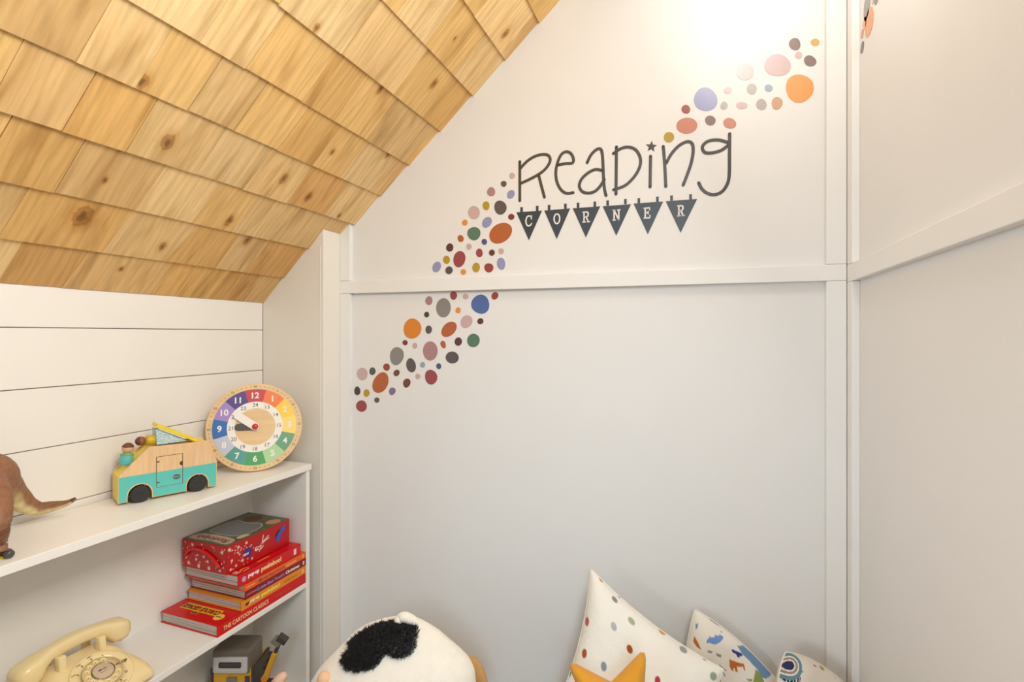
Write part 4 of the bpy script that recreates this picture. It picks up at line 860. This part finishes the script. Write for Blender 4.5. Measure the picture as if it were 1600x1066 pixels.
# ---------------------------------------------------------------- soft things on the floor
def soft(name, levels, dep, mat_, parent=None, n=40, sm=True):
    """stack of oval sections (centre, half width, half depth, z); x along the camera's right"""
    V = []; Fc = []
    for (cx, cy, hw, hd, z) in levels:
        for k in range(n): a = 2 * math.pi * k / n; V.append(Vector((cx, cy, z)) + Vector((c_, s_, 0)) * (hw * math.cos(a)) + Vector((-s_, c_, 0)) * (hd * math.sin(a)))
    L = len(levels)
    for i in range(L - 1):
        for k in range(n): j = (k + 1) % n; Fc.append((i * n + k, i * n + j, (i + 1) * n + j, (i + 1) * n + k))
    Fc += [tuple(range(n))[::-1], tuple((L - 1) * n + k for k in range(n))]
    return V, Fc
def cow():
    dz = 1.27
    lv = [(964, 630, 634), (966, 616, 648), (971, 590, 660), (980, 566, 674), (991, 550, 690), (1006, 536, 706), (1020, 522, 722), (1034, 508, 735), (1048, 496, 742), (1066, 485, 744), (1095, 470, 744), (1130, 460, 738), (1170, 462, 728), (1205, 480, 705), (1225, 510, 680)]
    key = []
    for y, xl, xr in lv:
        cx = (xl + xr) / 2; hw = (xr - xl) / 2 * dz / F; key.append((cx, y, hw))
    lev = []
    for i in range(len(key) - 1):
        for q in range(4):
            t = q / 4; a, b = key[i], key[i + 1]; lev.append([a[k] * (1 - t) + b[k] * t for k in range(3)])
    lev.append(key[-1])
    L = []
    for cx, y, hw in lev:
        hd = hw * .45; p = atdepth(cx, y, dz - .5 * hd); L.append((p.x, p.y, hw * (dz - .5 * hd) / dz, hd, p.z))
    zb = L[-1][4]
    # let it rest on the floor
    off = zb - .012
    last = L[-1]; L.append((last[0], last[1], last[2] * .9, last[3] * .9, .012)); L.append((last[0], last[1], last[2] * .6, last[3] * .6, .002))
    fur = mat('cow_plush', srgb(242, 233, 218), .95, noise=.05, nscale=60, bump=.5, bscale=900, sheen=.3)
    g = soft('b', L, 0, fur, n=64)
    bm = bmesh.new(); vs = [bm.verts.new(v) for v in g[0]]
    for f in g[1]: bm.faces.new([vs[i] for i in f])
    for _ in range(2): bmesh.ops.smooth_vert(bm, verts=bm.verts[:], factor=.5, use_axis_x=True, use_axis_y=True, use_axis_z=True)
    bm.normal_update()
    bvh = BVHTree.FromBMesh(bm); g = bmout(bm)
    root = tag(empty('plush_cow', (L[-1][0], L[-1][1], 0)), 'big cream plush cow with a furry black patch on its head', 'plush toy')
    mk('body', g, fur, root, None, True)
    # black long-haired patch laid on the plush surface
    poly = [(543, 1006), (556, 993), (574, 981), (592, 973), (616, 970), (620, 973), (634, 972), (648, 977), (654, 985), (650, 996), (650, 1010), (642, 1022), (628, 1027), (612, 1026), (602, 1022), (596, 1030), (588, 1041), (572, 1048), (553, 1049), (540, 1046), (532, 1036), (534, 1024), (544, 1014)]
    def inside(x, y):
        r = False; n = len(poly)
        for i in range(n):
            (x1, y1), (x2, y2) = poly[i], poly[i - 1]
            if (y1 > y) != (y2 > y) and x < (x2 - x1) * (y - y1) / (y2 - y1) + x1: r = not r
        return r
    o = Vector((0, 0, CZ)); V = []; Fc = []; idx = {}; stp = 2.5; hit = {}
    for i in range(0, 56):
        for j in range(0, 36):
            x, y = 528 + i * stp, 966 + j * stp
            if inside(x, y):
                h, nn, _, _ = bvh.ray_cast(o, ray(x, y).normalized())
                if h is not None and nn is not None:
                    if nn.dot(ray(x, y)) > 0: nn = -nn
                    idx[i, j] = len(V); V.append(h + nn * .004); hit[i, j] = (h, nn)
    for (i, j) in idx:
        if all(k in idx for k in ((i + 1, j), (i, j + 1), (i + 1, j + 1))): Fc.append((idx[i, j], idx[i + 1, j], idx[i + 1, j + 1], idx[i, j + 1]))
    rr = random.Random(3); keys = list(hit)
    for _ in range(9000):
        i, j = rr.choice(keys); x, y = 528 + (i + rr.random()) * stp, 966 + (j + rr.random()) * stp
        h, nn, _, _ = bvh.ray_cast(o, ray(x, y).normalized())
        if h is None: continue
        if nn.dot(ray(x, y)) > 0: nn = -nn
        d = (nn + Vector((rr.uniform(-.5, .5), rr.uniform(-.5, .5), rr.uniform(-.7, .15)))).normalized() * rr.uniform(.007, .013)
        sd = d.cross(nn + Vector((.1, .2, .3))).normalized() * .0007; b = h + nn * .002; k = len(V)
        V += [b - sd, b + sd, b + d]; Fc.append((k, k + 1, k + 2))
    me = mesh('fur_patch', V, Fc); blk = mat('black_fur', srgb(40, 37, 37), .55, spec=.5)
    link('fur_patch', me, blk, root, Matrix.Identity(4))
    # ears, horn buds
    e0 = [atdepth(621, 975, dz - .03), atdepth(625, 967, dz - .02), atdepth(633, 965, dz - .02), atdepth(645, 971, dz - .02), atdepth(657, 981, dz - .02), atdepth(669, 993, dz - .03)]
    mk('ear_fold', tube(spline(e0, 5), [.006 + .008 * math.sin(math.pi * min(1, (i + 3) / 30)) for i in range(26)], 16, (1, .9)), fur, root, None, True)
    e1 = [atdepth(664, 986, dz + .01), atdepth(674, 993, dz + .012), atdepth(681, 1001, dz + .015)]
    mk('black_ear', tube(spline(e1, 4), [.004, .008, .010, .011, .011, .010, .009, .007, .004], 12), blk, root, None, True)
    p = atdepth(742, 1056, dz + .13); tanm = mat('tan_plush', srgb(206, 158, 100), .95, noise=.08, nscale=80, bump=.4, bscale=800)
    mk('tan_ear', xf(ellipsoid(.032, .02, .055), Matrix.Translation(p) @ Matrix.Rotation(-.45, 4, 'Y')), tanm, root, None, True)
    h, nn, _, _ = bvh.ray_cast(o, ray(507, 1061).normalized())
    if h is not None: mk('horn_bud', xf(ellipsoid(.0165, .016, .0165), Matrix.Translation(h)), mat('peach_plush', srgb(236, 192, 148), .95, bump=.3, bscale=800), root, None, True)
cow()

def peach():
    dz = 1.42; m = mat('peach_toy', srgb(238, 198, 170), .8, noise=.06, nscale=60)
    tip = [atdepth(446, 1054, dz), atdepth(438, 1062, dz), atdepth(428, 1076, dz), atdepth(420, 1100, dz)]
    b = atdepth(420, 1100, dz)
    root = tag(empty('plush_toy', (b.x, b.y, 0)), 'pale peach plush toy whose rounded ear tip pokes up beside the bookcase', 'plush toy')
    mk('ear', tube(spline(tip, 6), [.002 + .018 * min(1, (i / 6) ** .5) for i in range(19)], 16, (1, .8)), m, root, None, True)
    bz = b.z
    mk('body', xf(ellipsoid(.05, .05, bz / 2), Matrix.Translation((b.x, b.y, bz / 2 + .002))), m, root, None, True)
peach()

def pillow(name, A, B, D, Cc, th, painter, matn, label, n=120, pin=.055, grp='cushions propped against the wall', seam=True):
    """A,B,D,C corners (A-B-D-C round); A(0,0) B(1,0) C(0,1)"""
    A, B, Cc, D = map(Vector, (A, B, Cc, D)); nrm = (B - A).cross(Cc - A).normalized()
    cdir = Vector((0, 0, CZ)) - (A + D) / 2
    if nrm.dot(cdir) < 0: nrm = -nrm
    def P(u, v, s):
        a, b = 2 * u - 1, 2 * v - 1
        uu = .5 + (a * (1 - pin * (1 - b * b) ** 1.0 * 1.0)) / 2; vv = .5 + (b * (1 - pin * (1 - a * a))) / 2
        p = A * (1 - uu) * (1 - vv) + B * uu * (1 - vv) + Cc * (1 - uu) * vv + D * uu * vv
        t = ((1 - a ** 4) * (1 - b ** 4)) ** .55
        w = .006 * math.sin(9 * u + 4 * v) * (1 - a * a) * (1 - b * b)
        return p + nrm * s * (th / 2 * t + w * (1 if s > 0 else 0))
    V = []; Fc = []; UV = []
    for s in (1, -1):
        o = len(V)
        for i in range(n + 1):
            for j in range(n + 1): V.append(P(i / n, j / n, s)); UV.append((i / n, j / n, s))
        for i in range(n):
            for j in range(n): q = (o + i * (n + 1) + j, o + (i + 1) * (n + 1) + j, o + (i + 1) * (n + 1) + j + 1, o + i * (n + 1) + j + 1); Fc.append(q if s > 0 else q[::-1])
    front = [(topx(V[k]), UV[k]) for k in range((n + 1) ** 2)]
    def uvat(px, py): return min(front, key=lambda q: (q[0][0] - px) ** 2 + (q[0][1] - py) ** 2)[1]
    cols = painter(UV, uvat)
    root = tag(empty(name, ((A + D) / 2).xy.to_3d()), label, 'cushion', grp)
    me = mesh('cover', V, Fc); o = link('cover', me, matn, root, Matrix.Identity(4), True); setprint(o, cols)
    if seam:
        ed = [P(k / 40, 0, 0) for k in range(41)] + [P(1, k / 40, 0) for k in range(1, 41)] + [P(1 - k / 40, 1, 0) for k in range(1, 41)] + [P(0, 1 - k / 40, 0) for k in range(1, 41)]
        mk('seam_piping', tube(ed, .0022, 6), MC['linen'], root, None, True)
    return root
mat('linen', srgb(236, 230, 218), .95, noise=.03, bump=.3, bscale=900)
M_PRINT = printmat('printed_cotton')
def dotpaint(UV, uvat):
    base = srgb(238, 233, 222)[:3] + (1,)
    L = [(940, 905, .02, .017, (214, 150, 60)), (960, 937, .024, .017, (140, 138, 132)), (917, 972, .019, .028, (186, 86, 78)), (959, 979, .024, .026, (176, 178, 176)), (987, 971, .028, .022, (168, 172, 140)), (1036, 985, .026, .022, (220, 152, 60)), (1068, 1015, .026, .021, (150, 156, 154)), (984, 1015, .024, .026, (166, 82, 40)), (913, 1022, .021, .029, (166, 82, 40)), (943, 1042, .023, .029, (136, 152, 160)), (890, 1050, .016, .03, (110, 120, 138)), (1027, 1064, .02, .03, (180, 64, 60)), (1115, 1057, .022, .026, (150, 160, 140)), (972, 928, .01, .012, (150, 150, 140)), (1112, 1010, .012, .012, (190, 150, 80))]
    sp = [(uvat(x, y), a, b, srgb(*c)) for x, y, a, b, c in L]
    extra = random.Random(8); cs = [(214, 150, 60), (140, 138, 132), (186, 86, 78), (166, 82, 40), (136, 152, 160), (168, 172, 140)]
    for k in range(26):
        u, v = extra.uniform(.05, .95), extra.uniform(.05, .95)
        if all(math.hypot(u - q[0][0], v - q[0][1]) > .14 for q in sp) and v > .55: sp.append(((u, v, 1), .024, .026, srgb(*extra.choice(cs))))
    out = []
    for (u, v, s) in UV:
        q = base
        for (c, a, b, col) in (sp if s > 0 else ()):
            if abs(u - c[0]) > .06 or abs(v - c[1]) > .06: continue
            d = math.hypot((u - c[0]) / a, (v - c[1]) / b)
            if d < 1.12: k = min(1, max(0, (1.12 - d) / .24)); q = tuple(base[i] * (1 - k) + col[i] * k for i in range(4)); break
        out.append(q)
    return out
A = atdepth(924, 890, 1.45); B = atdepth(1130, 1046, 1.26); Cc = atdepth(862, 1122, 1.29); D = B + Cc - A; D.z = max(D.z, .03)
pillow('dotted_cushion', A, B, D, Cc, .11, dotpaint, M_PRINT, 'white cushion with scattered coloured dots propped on one corner', n=230, pin=.10)
def animalpaint(UV, uvat):
    base = srgb(238, 230, 216)[:3] + (1,)
    BL, NV, OR, GR, GY, YE, LB, PU = (116, 150, 206), (48, 66, 140), (196, 108, 50), (146, 160, 84), (150, 144, 136), (190, 150, 30), (112, 146, 182), (92, 86, 120)
    sh = []; PG = []
    def pg(c, *pts):
        uv = [uvat(1070 + x / 6.154, 940 + y / 6.154)[:2] for x, y in pts]
        PG.append((min(q[0] for q in uv), max(q[0] for q in uv), min(q[1] for q in uv), max(q[1] for q in uv), uv, srgb(*c)))
    pg(BL, (205, 400), (215, 370), (235, 350), (240, 330), (255, 348), (285, 343), (295, 318), (315, 330), (340, 322), (375, 340), (365, 365), (335, 400), (290, 416), (255, 410), (235, 395), (215, 408))
    pg(NV, (450, 462), (468, 462), (492, 480), (520, 486), (548, 502), (558, 525), (540, 532), (530, 522), (526, 542), (508, 542), (502, 518), (482, 503), (456, 486))
    pg(OR, (425, 556), (470, 572), (530, 592), (572, 602), (582, 668), (568, 664), (558, 628), (536, 632), (500, 628), (508, 684), (488, 678), (480, 642), (464, 646), (470, 674), (448, 662), (432, 622))
    pg(LB, (505, 425), (560, 422), (640, 450), (720, 530), (790, 620), (830, 690), (780, 745), (740, 730), (700, 660), (640, 590), (560, 520))
    pg(PU, (395, 230), (450, 250), (540, 330), (600, 400), (540, 392), (470, 335))
    pg(GR, (650, 790), (680, 655), (724, 690), (770, 790)); pg(GR, (595, 742), (650, 748), (648, 770), (605, 765))
    pg(OR, (78, 380), (95, 335), (138, 420), (158, 464), (120, 442)); pg(YE, (268, 770), (300, 698), (342, 728), (352, 790), (268, 790))
    pg(GY, (225, 468), (268, 480), (258, 502), (218, 490)); pg(GY, (308, 498), (352, 514), (345, 542), (303, 522)); pg(LB, (105, 215), (130, 208), (128, 250), (104, 272))
    pg(GY, (230, 150), (300, 200), (350, 240), (300, 222), (240, 175)); pg(GY, (348, 285), (362, 288), (360, 302), (346, 300))
    pg(GY, (335, 610), (405, 668), (400, 676), (330, 620)); pg(GY, (362, 660), (392, 720), (384, 724), (355, 668))
    def inpoly(u, v, uv):
        r = False
        for i in range(len(uv)):
            (x1, y1), (x2, y2) = uv[i], uv[i - 1]
            if (y1 > v) != (y2 > v) and u < (x2 - x1) * (v - y1) / (y2 - y1) + x1: r = not r
        return r
    ex = random.Random(4)
    for k in range(24): u, v = ex.uniform(.1, .9), ex.uniform(.72, .95); sh.append(((u, v, 1), ex.uniform(.02, .05), ex.uniform(.02, .045), srgb(*ex.choice((BL, NV, OR, GR, GY, YE, LB)))))
    for k in range(30): u, v = ex.uniform(.05, .95), ex.uniform(.05, .95); sh.append(((u, v, -1), ex.uniform(.02, .05), ex.uniform(.02, .045), srgb(*ex.choice((BL, NV, OR, GR, GY, YE, LB)))))
    out = []
    for (u, v, s) in UV:
        q = base
        hitp = False
        if s > 0:
            for (u0, u1, v0, v1, uv, col) in PG:
                if u0 <= u <= u1 and v0 <= v <= v1 and inpoly(u, v, uv): q = col; hitp = True; break
        for (c, a, b, col) in (() if hitp else sh):
            if c[2] == s and ((u - c[0]) / a) ** 2 + ((v - c[1]) / b) ** 2 < 1: q = col; break
        out.append(q)
    return out
A = atdepth(1086, 953, 1.435); B = atdepth(1216, 1066, 1.37); Cc = atdepth(1072, 1120, 1.385); D = B + Cc - A; D.z = max(D.z, .03)
pillow('animal_print_cushion', A, B, D, Cc, .07, animalpaint, M_PRINT, 'cushion printed with blue, orange and green animals behind the dotted one', n=190, pin=-.12)
def leafpaint(UV, uvat):
    base = srgb(224, 214, 200)[:3] + (1,); c = uvat(1233, 1040); teal, wh, tp, nv, dk, yl = srgb(96, 136, 152), srgb(232, 226, 216), srgb(150, 132, 118), srgb(46, 52, 92), srgb(44, 40, 46), srgb(176, 146, 40)
    k1 = uvat(1238, 1058); k2 = uvat(1284, 1044); ex = random.Random(6); sp = [((ex.uniform(.0, 1), ex.uniform(0, 1)), ex.uniform(.008, .03), ex.choice((dk, tp, teal))) for _ in range(46)]
    out = []
    for (u, v, s) in UV:
        q = base; x, y = u - c[0], v - c[1]; d = math.hypot(x / .115, y / .17)
        if s > 0 and d < 1: q = nv if d < .34 else wh if d < .44 else tp if d < .62 else wh if d < .72 else teal
        elif s > 0 and math.hypot((u - k1[0]) / .07, (v - k1[1]) / .09) < 1: q = dk if math.sin(u * 260) < .75 else wh
        elif math.hypot((u - k2[0]) / .035, (v - k2[1]) / .02) < 1: q = yl
        else:
            for (p, r, cc) in sp:
                if ((u - p[0]) / r) ** 2 + ((v - p[1]) / (r * .45)) ** 2 < 1: q = cc; break
        out.append(q)
    return out
A = atdepth(1227, 1020, 1.31); B = atdepth(1326, 1078, 1.30); Cc = atdepth(1222, 1165, 1.19); D = B + Cc - A; D.z = max(D.z, .03)
pillow('leaf_print_cushion', A, B, D, Cc, .09, leafpaint, M_PRINT, 'grey cushion with teal and navy loops print nearest the right wall', n=190, pin=-.20)
def star():
    m = mat('mustard_cotton', srgb(218, 150, 32), .9, noise=.08, nscale=40, bump=.4, bscale=900, sheen=.2)
    dz = 1.08; P0 = atdepth(960, 1095, dz)
    p1 = atdepth(1019, 1022, dz); p2 = atdepth(891, 1047, dz)
    e = Vector((c_, s_, 0)); up = (Vector((0, 0, 1)) - ray(960, 1066).normalized() * .0).normalized()
    ctr = atdepth(964, 1120, dz); pts = []
    R = .155; n = 100; rot = math.radians(60)
    V = []; Fc = []
    fr = frame(ctr, e, Vector((s_ * .15, -c_ * .15, 1)) if False else Vector((-s_ * .25, c_ * .25, 1)))
    # tips measured in the photograph set the star's turn
    q1 = fr.inverted() @ p1; q2 = fr.inverted() @ p2
    a1 = math.atan2(q1.y, q1.x); R1 = q1.xy.length; R2 = q2.xy.length; a2 = math.atan2(q2.y, q2.x)
    R = (R1 + R2) / 2; rot = (a1 + a2 - math.radians(72)) / 2
    N = 100; rings = 10
    R *= 1.06; ri = .43 * R; s36 = math.sin(math.radians(36))
    def rad(a):
        k = (a - rot) % (2 * math.pi / 5); k = min(k, 2 * math.pi / 5 - k)
        return min(R * ri * s36 / (ri * math.sin(max(0, math.radians(36) - k)) + R * math.sin(k)), R * .905)
    for s in (1, -1):
        o = len(V); V.append(fr @ Vector((0, 0, s * .045)))
        for i in range(1, rings + 1):
            for k in range(N):
                a = 2 * math.pi * k / N; t = i / rings; r = rad(a) * t; z = .045 * math.sqrt(max(0, 1 - t ** 2.4)) * (.35 + .65 * (1 - t * .5))
                V.append(fr @ Vector((r * math.cos(a), r * math.sin(a), s * z)))
        for k in range(N): Fc.append((o, o + 1 + k, o + 1 + (k + 1) % N))
        for i in range(rings - 1):
            for k in range(N): j = (k + 1) % N; b = o + 1 + i * N; Fc.append((b + k, b + N + k, b + N + j, b + j))
    bm = bmesh.new(); vs = [bm.verts.new(v) for v in V]
    for f in Fc: bm.faces.new([vs[i] for i in f])
    bmesh.ops.remove_doubles(bm, verts=bm.verts[:], dist=.0004)
    tag(mk('star_cushion', bmout(bm), m, None, None, True), 'mustard yellow star cushion in front of the dotted cushion', 'cushion', 'cushions propped against the wall')
star()
